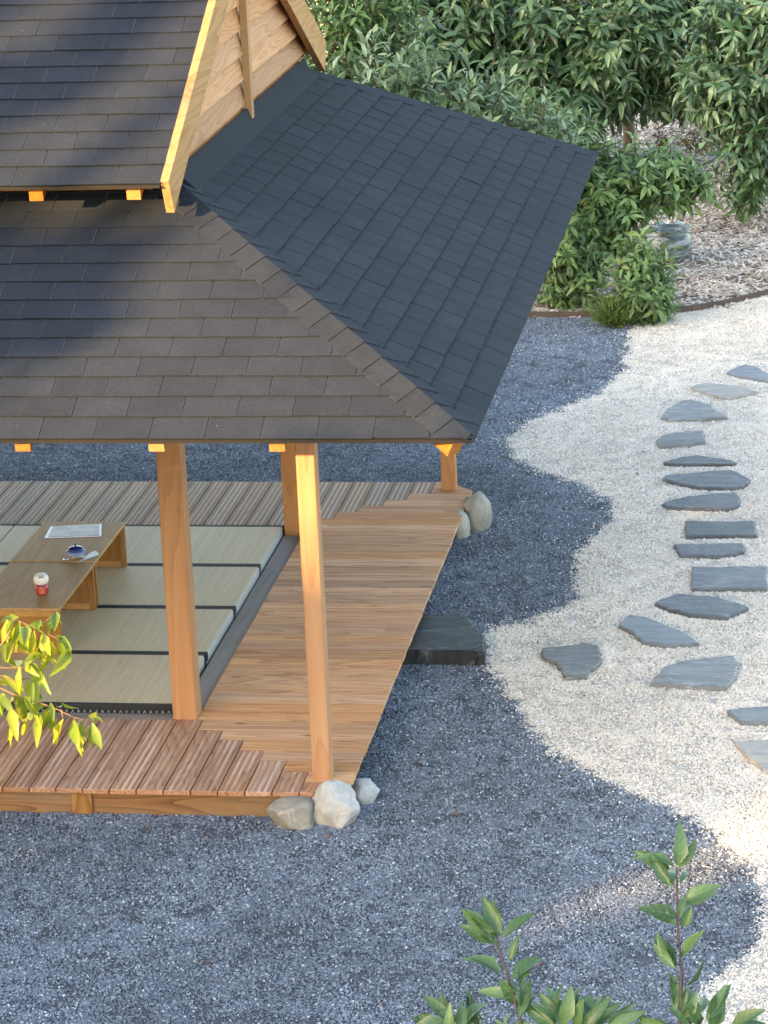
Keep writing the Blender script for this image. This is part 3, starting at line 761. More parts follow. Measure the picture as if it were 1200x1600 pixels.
def table(y0, y1, lab, x0=-2.65, x1=-2.09, zt=.33, sh=0):
    t = empty('low_table', ((x0 + x1) / 2 + sh, (y0 + y1) / 2, TZ), lab, 'table', 'low tables on the tatami')
    x0 += sh; x1 += sh
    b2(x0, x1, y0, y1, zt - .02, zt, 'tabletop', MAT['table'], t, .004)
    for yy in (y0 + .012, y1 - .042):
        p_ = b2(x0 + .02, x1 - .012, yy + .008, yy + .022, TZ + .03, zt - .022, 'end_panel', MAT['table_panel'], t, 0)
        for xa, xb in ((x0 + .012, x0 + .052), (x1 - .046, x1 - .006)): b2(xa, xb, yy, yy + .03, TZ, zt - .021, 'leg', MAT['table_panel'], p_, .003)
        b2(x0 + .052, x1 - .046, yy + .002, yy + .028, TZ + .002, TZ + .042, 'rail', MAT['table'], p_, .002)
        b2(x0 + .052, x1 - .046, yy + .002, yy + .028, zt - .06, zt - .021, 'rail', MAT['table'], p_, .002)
    return t
table(2.95, 3.80, 'low oak table carrying the papers and the blue bowl')
table(2.04, 2.935, 'low oak table carrying only the coin bank', zt=.326)
# papers in a clear sleeve
pp = [onz(x, y, .332)[:2] for x, y in ((69, 841), (79, 823), (159, 819), (158, 838))]
c = np.mean(pp, 0)
pt = empty('paper_menu', (c[0], c[1], .331), 'white printed paper in a clear sleeve on the table', 'paper')
def print_mat():
    m = N('printed_paper'); tc = m.n('TexCoord').outputs['Object']
    br = m.n('TexBrick'); m.put(br.inputs['Vector'], tc); br.inputs['Scale'].default_value = 22; br.inputs['Mortar Size'].default_value = .03
    br.inputs['Color1'].default_value = (.60, .56, .63, 1); br.inputs['Color2'].default_value = (.38, .35, .42, 1); br.inputs['Mortar'].default_value = (.70, .66, .72, 1)
    br.inputs['Row Height'].default_value = .16; br.inputs['Brick Width'].default_value = .9
    n1 = m.noise(tc, 9, 2)
    return m.set(Base_Color=m.mix(m.ramp(n1, [(.45, (0, 0, 0)), (.55, (.8, .8, .8))]), (.70, .66, .72, 1), br.outputs[0]), Roughness=.5)
P = [(p[0] - c[0], p[1] - c[1], 0) for p in pp]
part('paper', prism([np.array(q) * V(.9, .86, 1) + V(.004, .003, .004) for q in P], V(0, 0, .001)), print_mat(), pt, (c[0], c[1], .331))
gl = plain('clear_sleeve', (.55, .53, .58), .12)
part('sleeve', prism([np.array(q) for q in P], V(0, 0, .0025)), gl, pt, (c[0], c[1], .331))
# blue lidded bowl
bc = onz(119, 870, .331)
bl = empty('lidded_bowl', (bc[0], bc[1], .331), 'blue and white glazed bowl with a knobbed lid', 'bowl')
def bowl_mat():
    m = N('blue_white_glaze'); sx = m.n('SeparateXYZ'); m.put(sx.inputs[0], m.n('TexCoord').outputs['Object'])
    f = m.math('MULTIPLY', sx.outputs[2], 14.0)
    c = m.ramp(f, [(.08, (.62, .68, .78)), (.5, (.16, .24, .55)), (.75, (.02, .035, .20))])
    return m.set(Base_Color=c, Roughness=.12)
bm_ = bowl_mat(); s = .062
v, f = lathe([(.03, 0), (.034, .003), (.055, .018), (.063, .036), (.06, .046), (.05, .049)])
part('bowl_body', mesh('bowl_body', v, f, True), bm_, bl, bc)
v, f = lathe([(.053, .049), (.054, .053), (.046, .062), (.028, .070), (.008, .073)])
lid = part('lid', mesh('lid', v, f, True), plain('cobalt_glaze', (.018, .03, .17), .1), bl, bc)
v, f = lathe([(.005, .073), (.004, .079), (.008, .084), (.006, .089), (.001, .091)], 12); part('knob', mesh('knob', v, f, True), plain('cobalt_glaze_knob', (.018, .03, .17), .12), lid, bc)
sp = onz(106, 875, .333)
v, f = tube([sp + V(0, 0, .008), sp + V(.05, .02, .01), sp + V(.1, .045, .012)], [.004, .003, .004], 6)
v2, f2 = lathe([(.001, .001), (.012, .003), (.019, .008), (.017, .0085), (.01, .0055), (.001, .004)], 14, sp + V(-.012, -.005, 0))
v, f = join([(v, f), (v2, f2)])
tag(link('spoon', mesh('spoon', v, f, True), plain('steel_spoon', (.65, .65, .66), .2, Metallic=1.0)), 'small steel spoon beside the blue lidded bowl', 'spoon')
q = [onz(x, y, .332) for x, y in ((122, 879), (142, 864), (150, 861), (155, 867), (130, 876))]
cq = np.mean(q, 0)
tag(link('paper_packet', prism([p - cq for p in q], V(0, 0, .004)), plain('pale_blue_packet', (.45, .50, .56), .35), None, cq), 'pale blue flat packet next to the blue bowl', 'packet')
# coin bank (plain generic pottery)
cb = onz(66, 928, .327)
bk = empty('coin_bank', (cb[0], cb[1], .327), 'white and red pottery coin bank with a slot', 'coin bank')
v, f = lathe([(.028, 0), (.036, .004), (.042, .02), (.043, .045), (.038, .062), (.03, .066)]); body = part('bank_body', mesh('bank_body', v, f, True), plain('red_glaze', (.36, .045, .06), .25), bk, cb)
v, f = lathe([(.03, .064), (.041, .072), (.048, .09), (.046, .112), (.034, .128), (.012, .135), (.001, .136)]); top = part('bank_top', mesh('bank_top', v, f, True), plain('white_glaze', (.72, .72, .73), .15), bk, cb)
sl_d = CAM - cb; sl_d[2] = 0; sl_d /= np.linalg.norm(sl_d)
pc = cb + sl_d * .038 + V(0, 0, .119)
part('coin_slot', box(.03, .012, .004), plain('dark_slot', (.01, .01, .012), .8), top, pc, (R(-35), 0, math.atan2(sl_d[1], sl_d[0]) + math.pi / 2))
pq = cb + sl_d * .0405 + V(0, 0, .03); part('orange_panel', box(.036, .006, .034, bev=.002), plain('orange_glaze', (.56, .14, .075), .3), body, pq, (0, 0, math.atan2(sl_d[1], sl_d[0]) + math.pi / 2))

# ------------------------------------------------------------------ rocks and stepping stones
def rock(name, c, size, mat, lab, seed, rotz=0, cuts=7, rough=.08, sub=3, cutd=.78, cat='rock', group=None):
    r = np.random.default_rng(seed)
    bm = bmesh.new(); bmesh.ops.create_icosphere(bm, subdivisions=sub + 1, radius=1)
    nrm = [(lambda d: d / np.linalg.norm(d))(r.normal(size=3)) for _ in range(cuts)]; off = r.uniform(cutd - .12, cutd + .12, cuts)
    for v in bm.verts:
        p = np.array(v.co)
        for d, o in zip(nrm, off):
            k = p @ d - o
            if k > 0: p = p - d * k * .97
        nz = noise.fractal(Vector(p * 1.7 + seed), 1.0, 2.0, 4)
        v.co = Vector(p * (1 + rough * nz) * np.array(size))
    me = bpy.data.meshes.new(name); bm.to_mesh(me); bm.free()
    me.polygons.foreach_set('use_smooth', [True] * len(me.polygons))
    o = link(name, me, MAT[mat], None, c); o.rotation_euler = (0, 0, rotz)
    return tag(o, lab, cat, group)
def px_rock(x0, x1, y0, y1, Yb, depth, mat, lab, seed, **k):
    """a boulder that fills the pixel box, standing on the ground at distance Yb"""
    a, b = ony(x0, (y0 + y1) / 2, Yb), ony(x1, (y0 + y1) / 2, Yb)
    wd = np.linalg.norm(b - a); top = ony((x0 + x1) / 2, y0, Yb + depth * .1)[2]
    h = (top - G) / 2 + .03
    return rock('rock', (float((a[0] + b[0]) / 2), Yb, G + h - .06), (wd / 2 * 1.22, depth / 2 * 1.1, h * 1.1), mat, lab, seed, **k)
GR = 'rocks piled at the deck corners'
px_rock(424, 494, 1242, 1292, -.07, .19, 'rock_grey', 'rounded grey green rock against the front skirt board', 3, cuts=10, rough=.1, group=GR)
px_rock(488, 556, 1218, 1290, -.04, .19, 'rock_white', 'tall white rock with brown veins at the foot of the post', 8, cuts=16, cutd=.8, rough=.16, group=GR)
px_rock(540, 590, 1218, 1254, .32, .2, 'rock_white', 'small pale rounded rock leaning behind the white rock', 21, cuts=5, group=GR)
px_rock(728, 764, 770, 830, 5.28, .3, 'rock_tan', 'large smooth tan boulder at the far corner of the deck', 31, cuts=6, rough=.07, cutd=.9, group=GR)
px_rock(708, 732, 800, 842, 5.08, .2, 'rock_tan', 'small smooth grey boulder in front of the large tan one', 34, cuts=2, rough=.04, cutd=.95, group=GR)
px_rock(722, 740, 778, 800, 5.35, .16, 'rock_grey', 'smallest pebble wedged between the deck edge and the tan boulder', 37, cuts=2, rough=.04, cutd=.95, group=GR)

def slab(name, poly, z1, th, mat, lab, seed, cat, group=None, inset=.012, bumpy=.004):
    """a flat stone from its outline (n,2), irregular edge, rough top"""
    r = np.random.default_rng(seed); p = []
    for i in range(len(poly)):
        a, b = np.array(poly[i]), np.array(poly[(i + 1) % len(poly)]); L = np.linalg.norm(b - a); m = max(1, int(L / .035))
        for k in range(m): p.append(a + (b - a) * k / m + (r.normal(0, .004, 2) if k else 0))
    p = np.array(p); c = p.mean(0); n = len(p)
    ins = c + (p - c) * (1 - inset * 2 / np.maximum(.05, np.linalg.norm(p - c, axis=1))[:, None] * .5)
    zt = z1 + r.normal(0, .0015, n)
    out = c + (p - c) * 1.004 + r.normal(0, .003, p.shape)
    v = [(q[0] - c[0], q[1] - c[1], z - z1) for q, z in zip(ins, zt)] + [(q[0] - c[0], q[1] - c[1], -.007 + r.normal(0, .0015)) for q in p] + [(q[0] - c[0], q[1] - c[1], -th) for q in out]
    f = [tuple(range(n))] + [(i, n + i, n + (i + 1) % n, (i + 1) % n) for i in range(n)] + [(n + i, 2 * n + i, 2 * n + (i + 1) % n, n + (i + 1) % n) for i in range(n)]
    me = mesh(name, v, f)
    bm = bmesh.new(); bm.from_mesh(me); bmesh.ops.recalc_face_normals(bm, faces=bm.faces); bmesh.ops.triangulate(bm, faces=[q for q in bm.faces if len(q.verts) > 4]); bm.to_mesh(me); bm.free()
    return tag(link(name, me, MAT[mat], None, (c[0], c[1], z1)), lab, cat, group)
def Z1(p): return [(940 + x * .2374, 540 + y * .2374) for x, y in p]
def Z2(p): return [(740 + x * .38333, 880 + y * .38333) for x, y in p]
STONES = [
 (Z1([(825, 172), (860, 150), (940, 120), (1010, 132), (1090, 178), (1180, 195), (1150, 238), (1090, 228), (900, 195)]), 'slate_pale', 'pale blue slate stepping stone beyond the tan one, last of the path'),
 (Z1([(585, 272), (620, 255), (690, 243), (870, 258), (1030, 298), (940, 318), (830, 345), (760, 330), (640, 290)]), 'slate_tan', 'flat tan diamond shaped stepping stone'),
 (Z1([(390, 468), (440, 405), (530, 358), (590, 355), (720, 385), (750, 420), (830, 463), (820, 470), (560, 484), (450, 484)]), 'slate_green', 'humped grey stepping stone with layered edge beside the tan one'),
 (Z1([(360, 615), (430, 580), (550, 560), (668, 558), (685, 630), (560, 650), (390, 660), (365, 640)]), 'slate_green', 'short grey green stepping stone, smallest of the narrow ones'),
 (Z1([(405, 765), (520, 730), (620, 717), (700, 728), (860, 755), (890, 765), (860, 775), (560, 778), (420, 772)]), 'slate', 'thinnest dark stepping stone with a low peaked back edge'),
 (Z1([(400, 875), (420, 852), (700, 825), (850, 815), (900, 830), (980, 875), (940, 925), (790, 935), (640, 930), (510, 905)]), 'slate', 'long dark slate stepping stone pointed at both ends, next to the thinnest one'),
 (Z1([(395, 1040), (430, 1020), (560, 990), (760, 968), (880, 962), (915, 1010), (905, 1050), (830, 1072), (620, 1066), (430, 1060)]), 'slate', 'tapering blue slate stepping stone with a pale front edge'),
 (Z1([(548, 1150), (1010, 1155), (1025, 1245), (553, 1250)]), 'slate', 'narrow straight rectangular slate stepping stone'),
 (Z1([(475, 1305), (930, 1295), (948, 1330), (940, 1350), (880, 1368), (760, 1383), (520, 1376)]), 'slate', 'slate stepping stone with rusty front edge, between the two rectangular ones'),
 (Z1([(593, 1455), (1080, 1450), (1090, 1595), (595, 1597)]), 'slate', 'wide rectangular slate stepping stone'),
 (Z2([(738, 160), (760, 145), (830, 122), (1000, 135), (1122, 178), (1035, 220), (900, 210), (800, 188)]), 'slate', 'dark hexagonal slate stepping stone beside the wide rectangular one'),
 (Z2([(587, 250), (630, 210), (690, 213), (870, 285), (920, 325), (790, 332), (690, 320), (650, 280)]), 'slate_pale', 'pale blue stepping stone set askew in the bend of the path'),
 (Z2([(278, 345), (430, 328), (440, 320), (505, 330), (525, 395), (470, 440), (460, 460), (375, 462), (330, 400), (282, 385)]), 'slate_green', 'chunky grey stepping stone, nearest to the dark slab step'),
 (Z2([(722, 490), (775, 420), (850, 395), (1060, 373), (1085, 400), (1075, 450), (1030, 505), (870, 500)]), 'slate_green', 'large grey green stepping stone with a straight front edge'),
 (Z2([(1032, 595), (1110, 585), (1200, 582), (1300, 600), (1290, 640), (1200, 648), (1090, 645), (1060, 620)]), 'slate_pale', 'blue slate stepping stone on the branch of the path, beside the brown one'),
 (Z2([(1062, 725), (1200, 715), (1300, 730), (1330, 800), (1250, 850), (1180, 840), (1100, 770)]), 'slate_tan', 'brownish stepping stone at the patch of sunlight'),
]
for i, (poly, m_, lab) in enumerate(STONES):
    zt = G + .026
    slab('stepping_stone', [onz(x, y, zt)[:2] for x, y in poly], zt, .06, m_, lab, 40 + i, 'stepping stone', 'stepping stones in the white gravel')
zs = G + .095
sp_ = [onz(x, y, zs)[:2] for x, y in ((628, 1017), (668, 957), (720, 960), (738, 972), (756, 992), (757, 1018), (700, 1017))]
sp_ = [(-.12, 2.45), (-.12, 3.12)] + sp_[2:6]
slab('step_slab', sp_, zs, .14, 'slate_dark', 'thick dark slate slab step beside the deck edge', 99, 'step', bumpy=.01)

# fallen leaves
def fallen(x, y, s, mat, lab, seed):
    r = np.random.default_rng(seed); p = onz(x, y, G + .014); th = r.uniform(0, 6.28)
    a = V(math.cos(th), math.sin(th), 0); b = V(-a[1], a[0], 0)
    v, f = [], []
    for t, wd, z in ((0, .05, 0), (.3, .32, .006), (.65, .3, .012), (1, .02, .004)):
        for sg in (-1, 0, 1): v.append(a * (t - .5) * s + b * sg * wd * s * .5 + V(0, 0, z + (abs(sg) * .006)))
    for i in range(3):
        for j in range(2): f.append((i * 3 + j, i * 3 + j + 1, i * 3 + j + 4, i * 3 + j + 3))
    tag(link('fallen_leaf', mesh('fallen_leaf', v, f, True), mat, None, p), lab, 'leaf', 'fallen leaves on the gravel')
FB = plain('brown_dead_leaf', (.19, .085, .045), .7, 40); FD = plain('dark_dead_leaf', (.05, .06, .045), .6, 40)
for i, (x, y, s) in enumerate(((715, 1274, .075), (515, 1308, .045), (325, 1306, .045), (843, 1511, .04), (652, 1195, .045), (360, 1590, .04), (325, 1506, .035), (1005, 708, .05), (995, 742, .05), (575, 1290, .04))):
    fallen(x, y, s, FB, 'small curled brown dead leaf on the ' + ('white gravel' if x > 990 else 'dark gravel, the largest of them' if i == 0 else 'dark gravel in front of the pavilion'), i)
for i, (x, y, s) in enumerate(((834, 567, .12), (905, 571, .13))): fallen(x, y, s, FD, 'dark green leaf lying on the dark gravel behind the pavilion', 30 + i)

def litter():
    r = np.random.default_rng(55); v, f = [], []
    for i in range(140):
        x, y = r.uniform(20, 1195), r.uniform(520, 1590)
        p = onz(x, y, G + .012)
        if -7 < p[0] < .08 and -.05 < p[1] < D + .05: continue
        L = r.uniform(.008, .03); w_ = L * r.uniform(.12, .5); th = r.uniform(0, 6.28); a = V(math.cos(th), math.sin(th), r.normal(0, .25)) * L / 2; b = V(-math.sin(th), math.cos(th), r.normal(0, .2)) * w_ / 2
        o = len(v); v += [p - a, p + b + V(0, 0, .003), p + a, p - b, p + V(0, 0, -.004)]; f += [(o, o + 3, o + 2, o + 1), (o, o + 1, o + 4), (o + 1, o + 2, o + 4), (o + 2, o + 3, o + 4), (o + 3, o, o + 4)]
    tag(link('leaf_litter', mesh('leaf_litter', v, f), plain('brown_litter', (.14, .08, .05), .8, 30, .6)), kind='stuff')
litter()

# ------------------------------------------------------------------ plants
LS = np.array([0, .12, .4, .7, .9]); LW = np.array([.06, .42, 1., .72, .3])
def leaf_mesh(name, P, Dr, Nn, L, Wd, curl, fold, rnd, mat, parent, base=(0, 0, 0), wav=.0):
    """n leaves at P along Dr with face normal Nn; curved down by curl, folded along the midrib"""
    P = np.asarray(P, float); n = len(P)
    nz = lambda a: a / (np.linalg.norm(a, axis=1, keepdims=True) + 1e-9)
    Dr = nz(np.asarray(Dr, float)); B = nz(np.cross(Dr, Nn)); Nn = nz(np.cross(B, Dr))
    L = np.broadcast_to(L, n).astype(float); Wd = np.broadcast_to(Wd, n).astype(float); curl = np.broadcast_to(curl, n).astype(float); fold = np.broadcast_to(fold, n).astype(float)
    rows_ = []
    for s, wv in zip(LS, LW):
        mid = P + Dr * (L * s * (1 - .18 * np.abs(curl) * s))[:, None] - Nn * (curl * L * s * s)[:, None]
        e = B * (Wd * wv * .5)[:, None]; up = Nn * (fold * Wd * wv * .5)[:, None]
        wob = Nn * (wav * Wd * math.sin(s * 9))[:, None] if wav else 0
        rows_ += [mid - e + up + wob, mid, mid + e + up - wob]
    tip = P + Dr * (L * (1 - .18 * np.abs(curl)))[:, None] - Nn * (curl * L)[:, None]
    rows_.append(tip)
    vs_ = np.stack(rows_, 1); k = vs_.shape[1]                       # n,k,3
    fq = []
    for i in range(len(LS) - 1):
        for j in range(2): fq.append((i * 3 + j, i * 3 + j + 1, i * 3 + j + 4, i * 3 + j + 3))
    m = (len(LS) - 1) * 3; ft = [(m, m + 1, m + 3), (m + 1, m + 2, m + 3)]
    off = (np.arange(n) * k)[:, None]
    quads = (np.array(fq).reshape(1, -1) + off).reshape(-1); tris = (np.array(ft).reshape(1, -1) + off).reshape(-1)
    nq, nt_ = len(quads) // 4, len(tris) // 3
    me = bpy.data.meshes.new(name)
    me.vertices.add(n * k); me.vertices.foreach_set('co', (vs_ - np.array(base)).reshape(-1).astype(np.float32))
    me.loops.add(len(quads) + len(tris)); me.loops.foreach_set('vertex_index', np.concatenate([quads, tris]).astype(np.int32))
    me.polygons.add(nq + nt_); me.polygons.foreach_set('loop_start', np.concatenate([np.arange(nq) * 4, nq * 4 + np.arange(nt_) * 3]).astype(np.int32))
    me.polygons.foreach_set('use_smooth', np.ones(nq + nt_, bool)); me.update(calc_edges=True); me.validate()
    at = me.attributes.new('rnd', 'FLOAT', 'POINT'); at.data.foreach_set('value', np.repeat(np.broadcast_to(rnd, n), k).astype(np.float32))
    ac = np.array([1, 0, 1] * len(LS) + [0], np.float32); al = np.array(list(np.repeat(LS, 3)) + [1], np.float32)
    for nm_, arr in (('across', ac), ('along', al)): at = me.attributes.new(nm_, 'FLOAT', 'POINT'); at.data.foreach_set('value', np.tile(arr, n))
    me.materials.append(mat)
    o = link(name, me, None, parent)
    return o
def shoots(blobs, leafL, seed, nleaf=14, slen=.38, upright=.5, droop=.6, inside=.75, aspect=.34, bright_up=True):
    """leafy shoots filling ellipsoids -> leaf arrays and twig tubes. blobs: (centre, radii, count)"""
    r = np.random.default_rng(seed); P = []; Dv = []; Nv = []; L = []; rn = []; tw = []
    for c, rad, cnt in blobs:
        c = np.array(c, float); rad = np.array(rad, float)
        for i in range(cnt):
            d = r.normal(size=3); d /= np.linalg.norm(d)
            k = r.uniform(inside ** 3, 1) ** (1 / 3) if r.uniform() < .75 else r.uniform(.1, 1)
            p = c + d * rad * k
            a = d * V(1, 1, .4) * .7 + V(0, 0, upright) + r.normal(0, .35, 3); a /= np.linalg.norm(a)
            ln = slen * r.uniform(.6, 1.3); ph = r.uniform(0, 6.28); s0 = np.cross(a, V(.3, .5, .1)); s0 /= np.linalg.norm(s0); s1 = np.cross(a, s0)
            tone = np.clip(r.normal(.45, .2), 0, 1)
            p0 = p - a * ln * .5
            tw.append(tube([p0, p0 + a * ln * .5, p0 + a * ln], [.006, .004, .002], 3))
            m = int(nleaf * r.uniform(.75, 1.25))
            for j in range(m):
                t = (j + .5) / m; th = ph + j * 2.4
                out = s0 * math.cos(th) + s1 * math.sin(th)
                dd = out * (1.0 - .55 * t) + a * (.15 + .75 * t * t) + V(0, 0, -droop * (1.05 - t)) * r.uniform(.5, 1.2) + r.normal(0, .12, 3)
                nn = a * .8 + V(0, 0, .6) - out * .1 + r.normal(0, .2, 3)
                P.append(p0 + a * ln * t + out * .012); Dv.append(dd); Nv.append(nn)
                L.append(leafL * r.uniform(.7, 1.2) * (1 - .25 * t)); rn.append(min(.97, max(0, tone + .35 * (t - .3) + r.normal(0, .12))) if r.uniform() > .004 else 1.0)
    return np.array(P), np.array(Dv), np.array(Nv), np.array(L), np.array(rn), tw
def tree(name, base, blobs, leafL, mat, lab, seed, trunk=None, group='fruit trees behind the pavilion', cat='tree', tr=.06, curl=.45, **k):
    """trunk with limbs to each blob; the crown is made of leafy shoots"""
    r = np.random.default_rng(seed + 500); base = np.array(base, float)
    t = empty(name, base, lab, cat, group)
    asp = k.pop('aspect', .32)
    P, Dv, Nv, L, rn, tw = shoots(blobs, leafL, seed, **k)
    n = len(P)
    leaf_mesh('crown', P, Dv, Nv, L, L * asp * r.uniform(.85, 1.15, n), r.normal(curl, .22, n), r.uniform(.25, .8, n), rn, MAT[mat], t, base, .04)
    top = base + V(0, 0, max(.35, min(b[0][2] for b in blobs) - base[2]) * .7)
    L_ = [tube([base - V(0, 0, .1), base * .5 + top * .5 + r.normal(0, .03, 3), top], [tr, tr * .85, tr * .75], 8)]
    for c, rad, cnt in blobs:
        c = np.array(c, float); e = c + V(0, 0, rad[2] * .5); m_ = (top + e) / 2 + r.normal(0, .08, 3)
        L_.append(tube([top - V(0, 0, .03), m_, c, e], [tr * .55, tr * .4, tr * .25, tr * .1], 6))
        for q in range(5):
            d = r.normal(size=3); d /= np.linalg.norm(d); L_.append(tube([m_ * .5 + c * .5, c + d * np.array(rad) * .4 + V(0, 0, .03), c + d * np.array(rad) * .9], [tr * .25, tr * .15, tr * .05], 5))
    v, f = join(L_); v = np.array(v) - base; link('trunk', mesh('trunk', v, f, True), MAT['bark'], t)
    v, f = join(tw); v = np.array(v) - base; tag(link('twigs', mesh('twigs', v, f), MAT['twig_dark'], t), kind='stuff')
    return t
def B(x, y, Y, rx, ry, rz, n): return (ony(x, y, Y), (rx, ry, rz), n)
# near trees behind the pavilion
tree('apple_tree', onz(905, 452, G), [B(985, 280, 12.9, .58, .5, .28, 125), B(895, 262, 12.8, .28, .4, .42, 80), B(893, 420, 12.1, .26, .3, .46, 130), B(1006, 446, 11.4, .20, .25, .35, 105), B(1060, 280, 13, .26, .3, .25, 40), B(850, 210, 12.6, .35, .4, .3, 60), B(955, 335, 12.6, .34, .3, .32, 75)],
     .15, 'leaf_mid', 'bushy apple tree with hanging branches beside the roof corner', 1, slen=.3, nleaf=13, upright=.25, droop=.8, tr=.05)
tree('apple_tree', (-1.0, 11.3, G), [B(700, 172, 11.4, .6, .4, .42, 62), B(830, 215, 11.6, .45, .4, .45, 46), B(590, 150, 11.2, .5, .4, .45, 50)],
     .17, 'leaf_pale', 'apple tree with silvery upright shoots close behind the roof', 2, slen=.34, nleaf=12, upright=1.3, droop=.15, tr=.05, curl=.22, aspect=.3)
tree('apple_tree', (-2.1, 12.4, G), [B(530, 40, 12.4, .42, .5, .75, 100), B(600, 60, 12.6, .35, .4, .7, 75)],
     .16, 'leaf_mid', 'yellowish green apple tree beside the gable barge board', 3, slen=.36, nleaf=14, upright=.8, droop=.4, tr=.05)
# orchard row
tree('cherry_tree', onz(720, 262, G), [B(690, 95, 17.6, .95, .9, .8, 220), B(800, 60, 17.8, .8, .8, .8, 200), B(850, 170, 17.2, .45, .5, .5, 80), B(640, 0, 18, .7, .7, .5, 90)],
     .22, 'leaf_dark', 'dark leafy cherry tree with drooping leaves, in the middle of the row', 4, slen=.42, nleaf=15, upright=.2, droop=.95, tr=.08)
tree('cherry_tree', onz(985, 245, G), [B(960, 60, 17.9, .7, .8, .8, 190), B(1040, 80, 18.2, .6, .7, .75, 150), B(930, 135, 17.6, .4, .5, .4, 70), B(1040, 0, 18.4, .7, .7, .5, 90)],
     .22, 'leaf_dark', 'cherry tree hanging over the bare strip of mulch', 5, slen=.42, nleaf=15, upright=.2, droop=.95, tr=.08)
tree('cherry_tree', onz(1230, 330, G), [B(1165, 110, 15.8, .55, .6, .75, 170), B(1170, 250, 15.4, .24, .3, .42, 55), B(1130, 145, 16, .3, .4, .3, 45), B(1210, 30, 16, .6, .6, .5, 90)],
     .20, 'leaf_dark', 'cherry tree with a branch trailing low over the open mulch', 6, slen=.38, nleaf=15, upright=.2, droop=.9, tr=.08)
tree('tall_tree', onz(905, 62, G), [(ony(905, 62, 30) * V(1, 0, 0) + V(0, 30, 4.2), (2.2, 2, 1.5), 160)], .16, 'leaf_dark', 'thick trunked tree standing behind the orchard row', 7, slen=.6, tr=.16, nleaf=12)
# red leaved shrubs
tree('red_shrub', onz(1105, 238, G), [B(1105, 218, 18.8, .32, .25, .14, 40), B(1035, 222, 19.2, .14, .15, .10, 16)], .07, 'leaf_red', 'low dark red leaved shrub on the mulch between the trees', 8, group='red leaved shrubs', cat='shrub', slen=.18, nleaf=10, tr=.015)
tree('red_shrub', onz(1092, 205, G), [B(1094, 105, 20.2, .22, .2, .3, 40)], .08, 'leaf_red', 'tall red leaved shrub seen through the orchard row', 9, group='red leaved shrubs', cat='shrub', slen=.2, nleaf=10, tr=.02)
# tuft plant at the edging
tp = onz(958, 512, G); rr = np.random.default_rng(77); n = 800
a_ = rr.uniform(0, 6.28, n); e_ = rr.uniform(.5, 1.5, n); dd = np.stack([np.cos(a_) * np.cos(e_), np.sin(a_) * np.cos(e_), np.sin(e_)], 1)
tf = empty('tuft_plant', tp, 'small bright green needle leaved plant at the edging', 'plant')
Pt = tp + dd * rr.uniform(.02, .24, (n, 1)) * V(1.1, .9, .9)
leaf_mesh('foliage', Pt, dd + rr.normal(0, .3, (n, 3)), rr.normal(size=(n, 3)), .11, .015, .1, .2, rr.uniform(0, .9, n), leaf_mat('tuft_leaf', [(0, (.06, .10, .02)), (1, (.16, .22, .05))]), tf, tp)
v, f = tube([tp - V(0, 0, .03), tp + V(0, 0, .12)], [.02, .012], 6); link('stem', mesh('stem', np.array(v) - tp, f), MAT['bark'], tf)
# banded garden pot behind the apple tree
po = onz(1046, 408, G)
def pot_mat():
    m = N('banded_glaze'); v = m.coords((1.2, 1.2, 5))
    n1 = m.noise(v, 5, 3, .6, .8)
    c = m.ramp(m.math('PINGPONG', m.math('MULTIPLY', n1, 5), 1), [(.2, (.06, .075, .08)), (.55, (.16, .19, .20)), (.85, (.33, .37, .38))])
    return m.set(Base_Color=c, Roughness=.3)
pot = empty('garden_pot', po, 'banded blue grey glazed pot half hidden by apple leaves', 'pot')
v, f = lathe([(.13, 0), (.16, .03), (.215, .12), (.225, .2), (.20, .27), (.175, .30), (.19, .33), (.17, .33), (.155, .30), (.15, .2)], 28); link('pot_body', mesh('pot_body', v, f, True), pot_mat(), pot)
rv_, rf_ = [], []
for j in range(56):
    th = 2 * math.pi * j / 56; rad = .20 + .018 * math.sin(th * 7); z = .335 + .02 * math.sin(th * 7)
    rv_ += [(rad * math.cos(th), rad * math.sin(th), z), (rad * .88 * math.cos(th), rad * .88 * math.sin(th), z - .03)]
for j in range(56): k = (j + 1) % 56; rf_.append((2 * j, 2 * k, 2 * k + 1, 2 * j + 1))
link('pot_rim', mesh('pot_rim', rv_, rf_, True), plain('turquoise_rim_glaze', (.22, .36, .37), .25), pot)
# bare twig on the mulch
v, f = tube([onz(1040, 240, G + .3), onz(1052, 262, G + .25), onz(1060, 285, G + .05)], [.012, .012, .014], 6)
tw_ = tag(link('bare_branch', mesh('bare_branch', v, f), plain('pale_bare_wood', (.28, .24, .19), .8)), 'pale bare branch leaning on the mulch among the leaves', 'branch')

# foreground shoots and hanging twigs, leaf by leaf ---------------------------
def leaf_list(items, to, dist, wd, seed, jit=.06, curl=.2, fold=.45):
    r = np.random.default_rng(seed); P, Dv, Nv, L, C = [], [], [], [], []
    for (x0, y0, x1, y1) in items:
        d0 = dist + r.normal(0, jit * .4); d1 = d0 + r.normal(0, jit)
        a = atd(*to(x0, y0), d0); b = atd(*to(x1, y1), d1)
        P.append(a); Dv.append(b - a); L.append(np.linalg.norm(b - a) * 1.08)
        dr = (b - a) / np.linalg.norm(b - a)
        side = np.cross(dr, -ray(600, 800)); nn = -ray(600, 800) * r.uniform(.5, 1) + side * r.normal(0, .55) + V(0, 0, .3)
        Nv.append(nn); C.append(r.normal(curl, .12))
    return np.array(P), np.array(Dv), np.array(Nv), np.array(L), np.array(C)
toA = lambda x, y: (600 + x * .5, 1260 + y * .5)
